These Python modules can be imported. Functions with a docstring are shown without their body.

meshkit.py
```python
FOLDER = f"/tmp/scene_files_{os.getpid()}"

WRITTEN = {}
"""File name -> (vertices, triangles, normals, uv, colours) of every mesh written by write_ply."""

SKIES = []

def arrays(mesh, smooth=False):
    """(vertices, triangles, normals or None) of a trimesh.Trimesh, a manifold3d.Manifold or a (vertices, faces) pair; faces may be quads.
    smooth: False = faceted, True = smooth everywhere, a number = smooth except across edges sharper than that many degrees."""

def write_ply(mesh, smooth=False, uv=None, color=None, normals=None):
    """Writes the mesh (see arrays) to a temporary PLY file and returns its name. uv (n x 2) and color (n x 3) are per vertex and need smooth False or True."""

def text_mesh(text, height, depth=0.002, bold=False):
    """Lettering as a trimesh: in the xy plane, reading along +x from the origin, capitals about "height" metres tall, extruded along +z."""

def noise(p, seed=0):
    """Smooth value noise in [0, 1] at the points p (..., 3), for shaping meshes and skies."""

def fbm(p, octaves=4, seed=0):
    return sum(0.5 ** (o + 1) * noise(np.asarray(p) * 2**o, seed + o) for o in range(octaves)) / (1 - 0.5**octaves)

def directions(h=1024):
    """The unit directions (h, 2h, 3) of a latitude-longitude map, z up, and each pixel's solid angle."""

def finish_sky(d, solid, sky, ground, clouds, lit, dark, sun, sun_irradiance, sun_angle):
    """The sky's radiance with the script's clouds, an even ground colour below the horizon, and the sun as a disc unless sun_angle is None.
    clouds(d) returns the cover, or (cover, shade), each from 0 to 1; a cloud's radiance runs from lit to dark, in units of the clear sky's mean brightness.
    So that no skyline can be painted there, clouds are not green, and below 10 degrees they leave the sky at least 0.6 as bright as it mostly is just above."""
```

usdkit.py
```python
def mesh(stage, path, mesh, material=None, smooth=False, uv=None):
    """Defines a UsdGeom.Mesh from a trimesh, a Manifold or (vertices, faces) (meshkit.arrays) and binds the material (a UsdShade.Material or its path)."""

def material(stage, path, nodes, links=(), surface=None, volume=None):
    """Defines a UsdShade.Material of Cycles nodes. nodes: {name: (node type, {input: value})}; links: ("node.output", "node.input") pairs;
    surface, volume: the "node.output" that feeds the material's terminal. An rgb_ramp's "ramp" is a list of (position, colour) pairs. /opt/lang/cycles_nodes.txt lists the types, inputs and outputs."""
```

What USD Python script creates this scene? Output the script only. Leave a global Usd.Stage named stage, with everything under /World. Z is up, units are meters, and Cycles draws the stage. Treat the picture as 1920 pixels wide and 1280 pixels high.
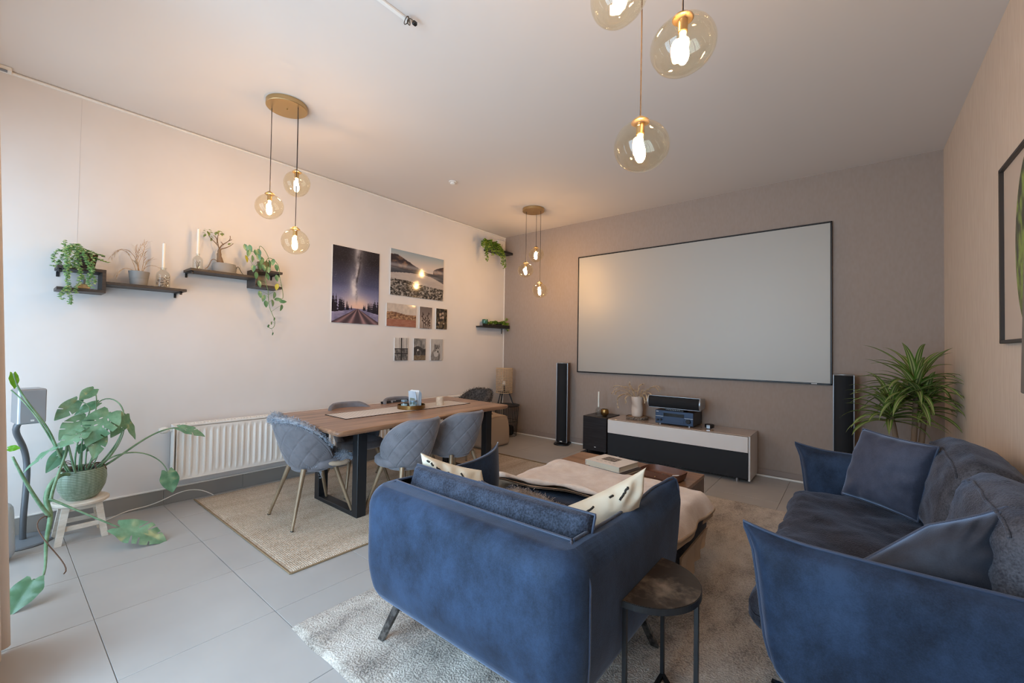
import math, random
import numpy as np, trimesh, usdkit, meshkit
import manifold3d as mf
import shapely.geometry as sg
from shapely import affinity
from pxr import Usd, UsdGeom, UsdLux, Gf, Sdf, UsdShade, Vt

stage = Usd.Stage.CreateInMemory()
UsdGeom.SetStageUpAxis(stage, UsdGeom.Tokens.z)
UsdGeom.SetStageMetersPerUnit(stage, 1.0)
world = UsdGeom.Xform.Define(stage, '/World')
stage.SetDefaultPrim(world.GetPrim())
UsdGeom.Scope.Define(stage, '/World/Looks')
rng = np.random.default_rng(7)
rnd = random.Random(11)
PI = math.pi

# ------------------------------------------------------------------ room size
XL, XR, YB, YN, H = -4.567, 0.648, 5.428, -0.34, 3.249

# ------------------------------------------------------------------ camera
def camera():
    yaw, pitch, roll = -0.6796, 0.0188, 0.0147
    fwd = np.array([math.sin(yaw), math.cos(yaw), 0]); right = np.array([math.cos(yaw), -math.sin(yaw), 0]); up = np.array([0, 0, 1.0])
    fwd, up = fwd * math.cos(pitch) + up * math.sin(pitch), up * math.cos(pitch) - fwd * math.sin(pitch)
    right, up = right * math.cos(roll) + up * math.sin(roll), up * math.cos(roll) - right * math.sin(roll)
    cam = UsdGeom.Camera.Define(stage, '/World/camera')
    m = Gf.Matrix4d(*right, 0, *up, 0, *(-fwd), 0, 0, 0, 1.365, 1)
    cam.AddTransformOp().Set(m)
    cam.CreateHorizontalApertureAttr(36.0); cam.CreateVerticalApertureAttr(24.0)
    cam.CreateFocalLengthAttr(790.17 / 1920 * 36)
    cam.CreateClippingRangeAttr(Gf.Vec2f(0.02, 100))
    cam.CreateExposureAttr(EXPOSURE)
    return cam
EXPOSURE = -0.62
camera()

# ------------------------------------------------------------------ daylight
def rect_light(name, x, z, w, h, y, color, intensity):
    l = UsdLux.RectLight.Define(stage, '/World/' + name)
    l.AddTranslateOp().Set(Gf.Vec3d(x, y, z)); l.AddRotateXOp().Set(90)     # local -z turned to face +y, into the room
    l.CreateWidthAttr(w); l.CreateHeightAttr(h)
    l.CreateColorAttr(Gf.Vec3f(*color)); l.CreateIntensityAttr(intensity); l.CreateExposureAttr(0)
    l.CreateNormalizeAttr(False)
SKY = (0.50, 0.75, 1.0)
WINDOWS = [(-4.42, -3.02, 0.06, 2.62), (-2.25, -0.6, 0.06, 2.62)]
DAY = [4.8, 16.0]
for i, (a, b, c, d) in enumerate(WINDOWS):
    rect_light('daylight' + ('_%03d' % i if i else ''), (a + b) / 2, (c + d) / 2, b - a + 0.3, d - c + 0.2, YN - 0.42, SKY, DAY[i])
dome = UsdLux.DomeLight.Define(stage, '/World/sky')
dome.CreateColorAttr(Gf.Vec3f(0.7, 0.85, 1.0)); dome.CreateIntensityAttr(1.2)
LAMP = (1.0, 0.60, 0.27); LAMP_STRENGTH = 400.0

# ------------------------------------------------------------------ helpers: names, prims
counts = {}
def lin(h):
    h = h.lstrip('#'); v = np.array([int(h[i:i + 2], 16) for i in (0, 2, 4)]) / 255.0
    return tuple(float(t) for t in np.where(v <= 0.04045, v / 12.92, ((v + 0.055) / 1.055) ** 2.4))
def numbered(parent, name):
    k = (parent, name); n = counts.get(k, -1) + 1; counts[k] = n
    return parent + '/' + name + ('_%03d' % n if n else '')
LOC = {}
def tag(p, label=None, cat=None, group=None, kind=None):
    p = p.GetPrim() if hasattr(p, 'GetPrim') else p
    for k, v in (('label', label), ('category', cat), ('group', group), ('kind', kind)):
        if v: p.SetCustomDataByKey(k, v)
    return p
def thing(name, label, cat, loc=(0, 0, 0), rotz=0.0, group=None, kind=None):
    path = numbered('/World', name)
    x = UsdGeom.Xform.Define(stage, path)
    x.AddTranslateOp().Set(Gf.Vec3d(*map(float, loc)))
    if rotz: x.AddRotateZOp().Set(float(rotz))
    LOC[path] = np.array(loc, float)
    return tag(x, label, cat, group, kind)
def V(m):
    if hasattr(m, 'to_mesh'):
        t = m.to_mesh(); return np.array(t.vert_properties[:, :3]), np.array(t.tri_verts)
    if isinstance(m, (tuple, list)):
        v, f = np.asarray(m[0], float), np.asarray(m[1], int)
        if f.shape[1] == 4: f = np.vstack([f[:, [0, 1, 2]], f[:, [0, 2, 3]]])
        return v, f
    return np.array(m.vertices), np.array(m.faces)
def obj(name, m, mat, parent=None, smooth=False, col=None, local=False, label=None, cat=None, group=None, kind=None):
    """one Mesh prim; geometry is given in world coordinates unless local"""
    pp = str(parent.GetPath()) if parent is not None else '/World'
    path = numbered(pp, name)
    v, f = V(m)
    root = '/'.join(pp.split('/')[:3])
    if not local and root in LOC: v = v - LOC[root]
    if col is not None and smooth not in (True, False): smooth = True
    p = usdkit.mesh(stage, path, (v, f), mat, smooth=smooth)
    if col is not None:
        UsdGeom.PrimvarsAPI(p).CreatePrimvar('col', Sdf.ValueTypeNames.Color3fArray, 'vertex').Set(Vt.Vec3fArray.FromNumpy(np.asarray(col, np.float32)))
    return tag(p, label, cat, group, kind)
def single(name, m, mat, label, cat, base=None, **k):
    """a thing that is one mesh"""
    return obj(name, m, mat, None, label=label, cat=cat, **k)
def struct(name, m, mat, parent=None, smooth=False):
    return obj(name, m, mat, parent, smooth=smooth, kind=None if parent is not None else 'structure')
def dup(src, loc, rotz=0.0, label=None, cat=None, group=None):
    name = src.GetName(); base = name.rsplit('_', 1)[0] if name[-3:].isdigit() else name
    path = numbered('/World', base)
    p = stage.DefinePrim(path, 'Xform')
    p.GetReferences().AddInternalReference(src.GetPath()); p.SetInstanceable(True)
    x = UsdGeom.Xform(p); x.ClearXformOpOrder()
    M4 = Gf.Matrix4d(1.0)
    x.AddTranslateOp().Set(Gf.Vec3d(*map(float, loc)))
    ro = x.AddRotateZOp(); ro.Set(float(rotz))
    return tag(p, label, cat or src.GetCustomDataByKey('category'), group)

# ------------------------------------------------------------------ helpers: shapes
def cat(*ms):
    ms = [x for q in ms for x in (q if isinstance(q, list) else [q])]
    vs, fs, n = [], [], 0
    for q in ms:
        v, f = V(q); vs.append(v); fs.append(f + n); n += len(v)
    return np.vstack(vs), np.vstack(fs)
def mv(m, d): v, f = V(m); return v + np.asarray(d, float), f
def sc(m, s): v, f = V(m); return v * np.asarray(s, float), f
def rot(m, axis, deg, c=(0, 0, 0)):
    v, f = V(m); R = trimesh.transformations.rotation_matrix(math.radians(deg), axis)[:3, :3]; c = np.asarray(c, float)
    return (v - c) @ R.T + c, f
def box(x0, x1, y0, y1, z0, z1, c=0.0):
    if c <= 0:
        m = trimesh.creation.box([x1 - x0, y1 - y0, z1 - z0]); m.apply_translation([(x0 + x1) / 2, (y0 + y1) / 2, (z0 + z1) / 2]); return V(m)
    p = []
    for sx in (0, 1):
        for sy in (0, 1):
            for sz in (0, 1):
                q = np.array([(x0, x1)[sx], (y0, y1)[sy], (z0, z1)[sz]]); d = np.array([1 - 2 * sx, 1 - 2 * sy, 1 - 2 * sz]) * c
                for k in range(3):
                    t = d.copy(); t[k] = 0; p.append(q + t)
    return V(mf.Manifold.hull_points(np.array(p, float)))
def rbox(x0, x1, y0, y1, z0, z1, r, n=16):
    r = min(r, (x1 - x0) / 2.001, (y1 - y0) / 2.001, (z1 - z0) / 2.001)
    s = np.array(V(mf.Manifold.sphere(r, n))[0]); p = []
    for x in (x0 + r, x1 - r):
        for y in (y0 + r, y1 - r):
            for z in (z0 + r, z1 - r): p.append(s + [x, y, z])
    return mf.Manifold.hull_points(np.vstack(p))
def tube(pts, rad, n=8, caps=True):
    P = np.asarray(pts, float); R = np.broadcast_to(np.asarray(rad, float), (len(P),))
    T = np.gradient(P, axis=0); T /= np.maximum(np.linalg.norm(T, axis=1, keepdims=True), 1e-9)
    up = np.array([0, 0, 1.0]) if abs(T[0][2]) < 0.9 else np.array([1.0, 0, 0])
    N = np.cross(T[0], up); N /= np.linalg.norm(N); vs = []
    a = np.arange(n) * 2 * PI / n
    for i in range(len(P)):
        N = N - T[i] * (N @ T[i]); N /= max(np.linalg.norm(N), 1e-9); B = np.cross(T[i], N)
        vs.append(P[i] + R[i] * (np.cos(a)[:, None] * N + np.sin(a)[:, None] * B))
    v = np.vstack(vs); f = []
    for i in range(len(P) - 1):
        for j in range(n):
            k = (j + 1) % n; f += [[i * n + j, i * n + k, (i + 1) * n + k], [i * n + j, (i + 1) * n + k, (i + 1) * n + j]]
    if caps:
        v = np.vstack([v, P[:1], P[-1:]]); m = len(P) * n
        for j in range(n):
            k = (j + 1) % n; f += [[m, k, j], [m + 1, (len(P) - 1) * n + j, (len(P) - 1) * n + k]]
    return v, np.array(f)
def spline(pts, n=20):
    P = np.asarray(pts, float)
    if len(P) < 3: t = np.linspace(0, 1, n)[:, None]; return P[0] * (1 - t) + P[-1] * t
    from scipy.interpolate import CubicSpline
    d = np.r_[0, np.cumsum(np.linalg.norm(np.diff(P, axis=0), axis=1) ** 0.7 + 1e-6)]
    return CubicSpline(d, P)(np.linspace(0, d[-1], n))
def lathe(prof, n=32, c=(0, 0, 0)):
    pr = np.asarray(prof, float); a = np.arange(n) * 2 * PI / n
    v = np.stack([np.outer(pr[:, 0], np.cos(a)), np.outer(pr[:, 0], np.sin(a)), np.repeat(pr[:, 1:2], n, 1)], -1).reshape(-1, 3) + np.asarray(c, float); f = []
    for i in range(len(pr) - 1):
        for j in range(n):
            k = (j + 1) % n; f += [[i * n + j, i * n + k, (i + 1) * n + k], [i * n + j, (i + 1) * n + k, (i + 1) * n + j]]
    return v, np.array(f)
def cyl(r, z0, z1, c=(0, 0), n=24, b=0.0):
    pr = [(1e-4, z0), (r - b, z0), (r, z0 + b), (r, z1 - b), (r - b, z1), (1e-4, z1)] if b else [(1e-4, z0), (r, z0), (r, z1), (1e-4, z1)]
    return lathe(pr, n, (c[0], c[1], 0))
def prism(poly, h, z0=0.0):
    m = trimesh.creation.extrude_polygon(poly, h, engine='earcut'); m.apply_translation([0, 0, z0]); return V(m)
def grid(fn, nu, nv, closed_u=False):
    """fn(u, v) -> xyz over the unit square"""
    u = np.linspace(0, 1, nu); v = np.linspace(0, 1, nv); U, W = np.meshgrid(u, v, indexing='ij')
    p = fn(U, W).reshape(-1, 3); i = np.arange(nu - 1)[:, None]; j = np.arange(nv - 1)[None]
    a = (i * nv + j).ravel()
    return p, np.stack([a, a + nv, a + nv + 1, a + 1], 1)
def ellip(c, r, sub=2):
    m = trimesh.creation.icosphere(sub, 1.0); return np.array(m.vertices) * np.asarray(r) + np.asarray(c, float), np.array(m.faces)
def pillow(c00, c10, c11, c01, t, n=34, seed=0, wr=0.006, pinch=0.06, hard=0.5):
    """soft cushion between four corners (anticlockwise, seen from its front)"""
    c00, c10, c11, c01 = [np.asarray(q, float) for q in (c00, c10, c11, c01)]
    nrm = np.cross(c10 - c00, c01 - c00); nrm /= np.linalg.norm(nrm)
    u = np.linspace(-1, 1, n); U, W = np.meshgrid(u, u, indexing='ij')
    s = 1 - pinch * (1 - np.abs(W) ** 2) * 1.0; s2 = 1 - pinch * (1 - np.abs(U) ** 2)
    a, b = (U * s + 1) / 2, (W * s2 + 1) / 2
    base = (c00[None, None] * ((1 - a) * (1 - b))[..., None] + c10 * (a * (1 - b))[..., None] + c11 * (a * b)[..., None] + c01 * ((1 - a) * b)[..., None])
    th = np.maximum((1 - U ** 2) * (1 - W ** 2), 0) ** hard
    vs = []
    for sgn, sd in ((1, seed), (-1, seed + 50)):
        q = base * 9
        wv = meshkit.fbm(q.reshape(-1, 3), 3, sd).reshape(n, n) - 0.5
        ang = np.arctan2(W, U); rr = np.hypot(U, W)
        rad = np.sin(ang * 11 + 5 * meshkit.noise(base.reshape(-1, 3) * 4, sd).reshape(n, n)) * np.clip(rr - 0.45, 0, 1) * wr * 0.8
        vs.append((base + nrm * (sgn * (t / 2 * th) + (wv * 2.2 * wr + rad) * np.minimum(th * 2, 1) * sgn)[..., None]).reshape(-1, 3))
    i, j = np.meshgrid(np.arange(n - 1), np.arange(n - 1), indexing='ij'); a = (i * n + j).ravel()
    q1 = np.stack([a, a + n, a + n + 1, a + 1], 1); q2 = q1[:, ::-1] + n * n
    edge = base[0].tolist() + base[1:, -1].tolist() + base[-1, ::-1][1:].tolist() + base[::-1, 0][1:].tolist()
    v = np.vstack(vs); f = np.vstack([q1, q2])
    tm = trimesh.Trimesh(v, np.vstack([f[:, [0, 1, 2]], f[:, [0, 2, 3]]]), process=False); tm.merge_vertices(digits_vertex=6)
    return V(tm), np.array(edge)
def noisy(m, amp, scale, seed=0, octv=3):
    v, f = V(m); tm = trimesh.Trimesh(v, f, process=True); n = tm.vertex_normals
    d = (meshkit.fbm(np.array(tm.vertices) * scale, octv, seed) - 0.5) * 2 * amp
    return np.array(tm.vertices) + n * d[:, None], np.array(tm.faces)

# ------------------------------------------------------------------ helpers: materials
mats = {}
def M(name, base, rough=0.5, noise=None, bump=None, space='position', stretch=None, vc=False, leaf=0.0, **kw):
    """principled surface; noise = (scale, second colour, low, high), bump = (scale, strength, distance)"""
    if name in mats: return mats[name]
    base = lin(base) if isinstance(base, str) else base
    nodes = {'p': ('principled_bsdf', {'base_color': base, 'roughness': rough, **kw})}
    links = []; surface = 'p.BSDF'
    if noise or bump:
        src = {'position': ('geometry', {}), 'object': ('texture_coordinate', {})}[space]
        nodes['g'] = src; out = 'g.position' if space == 'position' else 'g.object'
        if stretch:
            nodes['m'] = ('mapping', {'scale': stretch}); links.append((out, 'm.vector')); out = 'm.vector'
    if noise:
        s, c2, lo, hi = noise; c2 = lin(c2) if isinstance(c2, str) else c2
        nodes['n'] = ('noise_texture', {'scale': s, 'detail': 5.0, 'roughness': 0.6}); links.append((out, 'n.vector'))
        nodes['r'] = ('rgb_ramp', {'ramp': [(lo, base), (hi, c2)]}); links += [('n.fac', 'r.fac'), ('r.color', 'p.base_color')]
    if vc:
        nodes['a'] = ('attribute', {'attribute': 'col'}); links.append(('a.color', 'p.base_color'))
    if bump:
        s, st, d = bump
        nodes['bn'] = ('noise_texture', {'scale': s, 'detail': 4.0, 'roughness': 0.6}); links.append((out, 'bn.vector'))
        nodes['b'] = ('bump', {'strength': st, 'distance': d}); links += [('bn.fac', 'b.height'), ('b.normal', 'p.normal')]
    if leaf:
        nodes['t'] = ('translucent_bsdf', {'color': tuple(min(1, x * 1.3) for x in base)}); nodes['x'] = ('mix_closure', {'fac': leaf})
        if vc: links.append(('a.color', 't.color'))
        if noise: links.append(('r.color', 't.color'))
        links += [('p.BSDF', 'x.closure1'), ('t.BSDF', 'x.closure2')]; surface = 'x.closure'
    mats[name] = usdkit.material(stage, '/World/Looks/' + name, nodes, links, surface=surface)
    return mats[name]
def thin_glass(name, tint, ior=1.45, rough=0.02, edge=0.55):
    """a thin clear shell: mostly see-through, more mirror-like where it turns away from the eye"""
    if name not in mats:
        mats[name] = usdkit.material(stage, '/World/Looks/' + name, {'t': ('transparent_bsdf', {'color': tint}), 'g': ('glossy_bsdf', {'color': (1, 1, 1), 'roughness': rough}),
            'f': ('layer_weight', {'blend': 0.5}), 'pw': ('math', {'math_type': 'power', 'value2': 3.5}), 'ml': ('math', {'math_type': 'multiply_add', 'value2': edge, 'value3': 0.035}), 'x': ('mix_closure', {})},
            [('f.facing', 'pw.value1'), ('pw.value', 'ml.value1'), ('ml.value', 'x.fac'), ('t.BSDF', 'x.closure1'), ('g.BSDF', 'x.closure2')], surface='x.closure')
    return mats[name]
def wood(name, dark, light, stretch, scale=1.0, rough=0.4, **kw):
    if name not in mats:
        mats[name] = usdkit.material(stage, '/World/Looks/' + name, {'g': ('geometry', {}), 'm': ('mapping', {'scale': stretch}), 'n': ('noise_texture', {'scale': scale, 'detail': 6.0, 'roughness': 0.62, 'distortion': 0.6}),
            'r': ('rgb_ramp', {'ramp': [(0.3, lin(dark)), (0.5, tuple((np.array(lin(dark)) + lin(light)) / 2)), (0.68, lin(light))]}), 'b': ('bump', {'strength': 0.15, 'distance': 0.002}),
            'p': ('principled_bsdf', {'roughness': rough, **kw})},
            [('g.position', 'm.vector'), ('m.vector', 'n.vector'), ('n.fac', 'r.fac'), ('r.color', 'p.base_color'), ('n.fac', 'b.height'), ('b.normal', 'p.normal')], surface='p.BSDF')
    return mats[name]
def emit(name, color, strength):
    if name not in mats: mats[name] = usdkit.material(stage, '/World/Looks/' + name, {'e': ('emission', {'color': color, 'strength': strength})}, [], surface='e.emission')
    return mats[name]

m_white = M('white_paint', '#e6e2dc', 0.45)
m_black_metal = M('black_metal', '#16181c', 0.45)
m_brass = M('brushed_brass', '#c3a87c', 0.36, metallic=1.0)
m_silver = M('silver', '#a9adb2', 0.35, metallic=0.8)
m_black = M('black_plastic', '#101114', 0.4)
m_vc = M('print', (0.5, 0.5, 0.5), 0.10, vc=True)
m_vleaf = M('coloured_leaf', (0.1, 0.2, 0.05), 0.45, vc=True, leaf=0.2)
m_candle = M('candle_wax', '#f1ece2', 0.5, subsurface_weight=0.2, subsurface_scale=0.01)
m_clear = thin_glass('clear_glass', (0.93, 0.95, 0.95))

# ------------------------------------------------------------------ the setting
m_floor = None
def tile_mat():
    return usdkit.material(stage, '/World/Looks/floor_tile', {'g': ('geometry', {}), 'n': ('noise_texture', {'scale': 2.2, 'detail': 5.0}), 'oi': ('object_info', {}),
        'r': ('rgb_ramp', {'ramp': [(0.3, lin('#a9a5a2')), (0.7, lin('#b3afab'))]}), 'n2': ('noise_texture', {'scale': 60.0, 'detail': 3.0}), 'b': ('bump', {'strength': 0.06, 'distance': 0.002}),
        'p': ('principled_bsdf', {'roughness': 0.42, 'specular_ior_level': 0.4})},
        [('g.position', 'n.vector'), ('n.fac', 'r.fac'), ('r.color', 'p.base_color'), ('g.position', 'n2.vector'), ('n2.fac', 'b.height'), ('b.normal', 'p.normal')], surface='p.BSDF')
m_floor = tile_mat()
m_grout = M('grout', '#8a857f', 0.9)
floor = UsdGeom.Xform.Define(stage, '/World/floor'); tag(floor, kind='structure')
obj('grout', box(XL - 0.1, XR + 0.1, YN - 0.1, YB + 0.1, -0.08, -0.004), m_grout, floor)
xs = sorted([XL] + [x for x in -2.317 + 0.6 * np.arange(-6, 8) if XL + 0.01 < x < XR - 0.01] + [XR])
ys = sorted([YN] + [y for y in 0.356 + 0.6 * np.arange(-4, 12) if YN + 0.01 < y < YB - 0.01] + [YB])
for a, b in zip(xs[:-1], xs[1:]):
    for c, d in zip(ys[:-1], ys[1:]):
        obj('tile', box(a + 0.0015, b - 0.0015, c + 0.0015, d - 0.0015, -0.012, 0.0, 0.0012), m_floor, floor)
m_wall_left = M('wall_left_paint', '#e2dddb', 0.75, noise=(1.3, '#dcd7d3', 0.35, 0.7), bump=(140, 0.08, 0.001))
m_ceiling = M('ceiling_paint', '#d6cdc6', 0.8, bump=(25, 0.04, 0.002))
m_taupe = M('taupe_wallpaper', '#97877c', 0.8, noise=(45, '#9d8e84', 0.3, 0.75), bump=(180, 0.12, 0.001), stretch=(1, 1, 0.4))
m_beige = M('beige_wallpaper', '#ccb8a6', 0.7, noise=(9, '#d6c4b3', 0.35, 0.7), bump=(60, 0.2, 0.0015), stretch=(5, 5, 0.55))
struct('ceiling', box(XL - 0.1, XR + 0.1, YN - 0.1, YB + 0.1, H, H + 0.1), m_ceiling)
struct('wall_left', box(XL - 0.1, XL, YN - 0.3, YB + 0.1, -0.08, H + 0.05), m_wall_left)
struct('wall_back', box(XL, XR, YB, YB + 0.1, -0.08, H + 0.05), m_taupe)
struct('wall_right', box(XR, XR + 0.1, YN - 0.3, YB + 0.1, -0.08, H + 0.05), m_beige)
# window wall behind the photographer, with three openings
edges = [XL] + [q for w in WINDOWS for q in (w[0], w[1])] + [XR]
ms = [box(edges[i], edges[i + 1], YN - 0.3, YN, -0.08, H + 0.05) for i in range(0, len(edges), 2)]
for a, b, c, d in WINDOWS: ms += [box(a, b, YN - 0.3, YN, -0.08, c), box(a, b, YN - 0.3, YN, d, H + 0.05)]
struct('wall_front', cat(*ms), m_wall_left)
m_pane = thin_glass('window_pane', (0.97, 0.98, 0.98))
for n, (a, b, c, d) in enumerate(WINDOWS):
    w = UsdGeom.Xform.Define(stage, '/World/window_%d' % (n + 1)); tag(w, kind='structure')
    y0, y1, t = YN - 0.26, YN - 0.19, 0.06; mid = (a + b) / 2
    obj('frame', cat(box(a, a + t, y0, y1, c, d, .006), box(b - t, b, y0, y1, c, d, .006), box(a, b, y0, y1, c, c + t, .006), box(a, b, y0, y1, d - t, d, .006), box(mid - t / 2, mid + t / 2, y0, y1, c, d, .006)), m_white, w)
    for s, e in ((a + t, mid - t / 2), (mid + t / 2, b - t)): obj('pane', box(s, e, y0 + .03, y0 + .036, c + t, d - t), m_pane, w)
# skirting
m_skirt = M('skirting_tile', '#8b8580', 0.45, noise=(3, '#949089', 0.3, 0.7))
bl = UsdGeom.Xform.Define(stage, '/World/baseboard_left'); tag(bl, kind='structure')
obj('trim_strip', tube([(XL + .008, YN, .136), (XL + .008, YB, .136)], .009, 8), m_white, bl, smooth=40)
for c, d in zip(ys[:-1], ys[1:]): obj('tile', box(XL, XL + .011, c + .0015, d - .0015, 0.0005, .128, .001), m_skirt, bl)
struct('baseboard_back', cat(box(XL + .02, XR, YB - .012, YB, 0.022, .085, .003), box(XL + .02, XR, YB - .02, YB, 0.001, .022, .004)), M('painted_skirting', '#8f8078', 0.7))
obj('trim_strip', box(XL + .02, XR, YB - .026, YB - .012, .001, .021, .004), m_white, stage.GetPrimAtPath('/World/baseboard_back'))
struct('trim_1', tube([(XL + .008, YN, H - .012), (XL + .008, YB, H - .012)], .012, 8), m_white, smooth=40)
struct('trim_2', box(XL, XL + .012, YB - .012, YB, 0.1, H - .02, .003), m_white)
struct('trim_3', box(XL + .0, XL + .0008, .3945, .3965, 2.05, H - .03), M('wallpaper_seam', '#cbc6c3', 0.8))
# ------------------------------------------------------------------ rugs
def jute():
    nodes = {'g': ('geometry', {}), 'w': ('wave_texture', {'wave_type': 'bands', 'bands_direction': 'x', 'scale': 22.0, 'distortion': 0.8, 'detail': 2.0, 'detail_scale': 2.0}),
        'w2': ('wave_texture', {'wave_type': 'bands', 'bands_direction': 'y', 'scale': 26.0, 'distortion': 4.0, 'detail': 2.0, 'detail_scale': 3.0}),
        'mu': ('math', {'math_type': 'multiply'}), 'n': ('noise_texture', {'scale': 70.0, 'detail': 4.0}), 'm': ('mapping', {'scale': (1.0, 0.1, 1)}), 'n2': ('noise_texture', {'scale': 7.0, 'detail': 4.0}),
        'a1': ('math', {'math_type': 'multiply_add', 'value2': 0.30}), 'h1': ('math', {'math_type': 'multiply', 'value2': 0.5}), 'a2': ('math', {'math_type': 'multiply_add', 'value2': 0.5}),
        'r': ('rgb_ramp', {'ramp': [(0.22, lin('#7a6653')), (0.42, lin('#b29c85')), (0.6, lin('#cebba6')), (0.8, lin('#e4d7c7'))]}),
        'b': ('bump', {'strength': 1.0, 'distance': 0.005}), 'p': ('principled_bsdf', {'roughness': 0.9, 'specular_ior_level': 0.2})}
    links = [('g.position', 'w.vector'), ('g.position', 'w2.vector'), ('w.fac', 'mu.value1'), ('w2.fac', 'mu.value2'), ('g.position', 'n.vector'), ('g.position', 'm.vector'), ('m.vector', 'n2.vector'),
        ('n.fac', 'h1.value1'), ('mu.value', 'a1.value1'), ('h1.value', 'a1.value3'), ('n2.fac', 'a2.value1'), ('a1.value', 'a2.value3'), ('a2.value', 'r.fac'), ('r.color', 'p.base_color'), ('mu.value', 'b.height'), ('b.normal', 'p.normal')]
    return usdkit.material(stage, '/World/Looks/jute', nodes, links, surface='p.BSDF')
def rug_mesh(x0, x1, y0, y1, t, amp, step, seed):
    nx, ny = int((x1 - x0) / step), int((y1 - y0) / step)
    def f(u, v):
        x = x0 + (x1 - x0) * u; y = y0 + (y1 - y0) * v
        e = np.minimum(np.minimum(u, 1 - u) * (x1 - x0), np.minimum(v, 1 - v) * (y1 - y0))
        wob = (meshkit.noise(np.stack([x * 6, y * 6, 0 * x], -1), seed) - .5) * .012
        x = x + wob * (e < .02); y = y + wob[::-1] * (e < .02)
        z = 0.001 + t * np.clip(e / step / 1.01, 0, 1) + amp * (meshkit.fbm(np.stack([x * 40, y * 40, 0 * x], -1), 2, seed) - .5) * (e > 0)
        return np.stack([x, y, z], -1)
    return grid(f, nx, ny)
r1 = thing('jute_rug', 'flat natural jute rug in braided rows lying under the dining table', 'rug', (-3.56, 2.7, 0))
obj('pile', rug_mesh(-4.50, -2.615, 1.16, 4.2, .009, .001, .03, 3), jute(), r1, smooth=True)
obj('edge_binding', tube([(-4.5, 1.16, .006), (-2.615, 1.16, .006), (-2.613, 1.17, .006), (-2.613, 4.2, .006), (-2.615, 4.205, .006), (-4.5, 4.205, .006)], .006, 6), M('jute_edge', '#8d7558', 0.9), r1, smooth=60)
def shag():
    nodes = {'g': ('geometry', {}), 'n': ('noise_texture', {'scale': 3.2, 'detail': 6.0, 'roughness': 0.7}), 'm': ('mapping', {'scale': (1.0, 0.5, 1.0), 'rotation': (0, 0, 0.5)}), 'n2': ('noise_texture', {'scale': 120.0, 'detail': 3.0}),
        'a': ('math', {'math_type': 'multiply_add', 'value2': 1.15}), 'h': ('math', {'math_type': 'multiply_add', 'value2': 0.5, 'value3': -0.32}),
        'r': ('rgb_ramp', {'ramp': [(0.26, lin('#51483f')), (0.40, lin('#968a7f')), (0.50, lin('#bdb0a3')), (0.66, lin('#d9cec2'))]}),
        'b': ('bump', {'strength': 1.0, 'distance': 0.012}), 'p': ('principled_bsdf', {'roughness': 0.9, 'specular_ior_level': 0.2, 'sheen_weight': 0.25})}
    links = [('g.position', 'm.vector'), ('m.vector', 'n.vector'), ('g.position', 'n2.vector'), ('n2.fac', 'h.value1'), ('n.fac', 'a.value1'), ('h.value', 'a.value3'), ('a.value', 'r.fac'), ('r.color', 'p.base_color'), ('n2.fac', 'b.height'), ('b.normal', 'p.normal')]
    return usdkit.material(stage, '/World/Looks/shag', nodes, links, surface='p.BSDF')
r2 = thing('shaggy_rug', 'mottled beige and grey deep pile rug under the dark sofas and side table', 'rug', (-0.9, 2.6, 0))
obj('pile', rug_mesh(-2.11, 0.36, .945, 4.30, .018, .007, .018, 9), shag(), r2, smooth=True)

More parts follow.
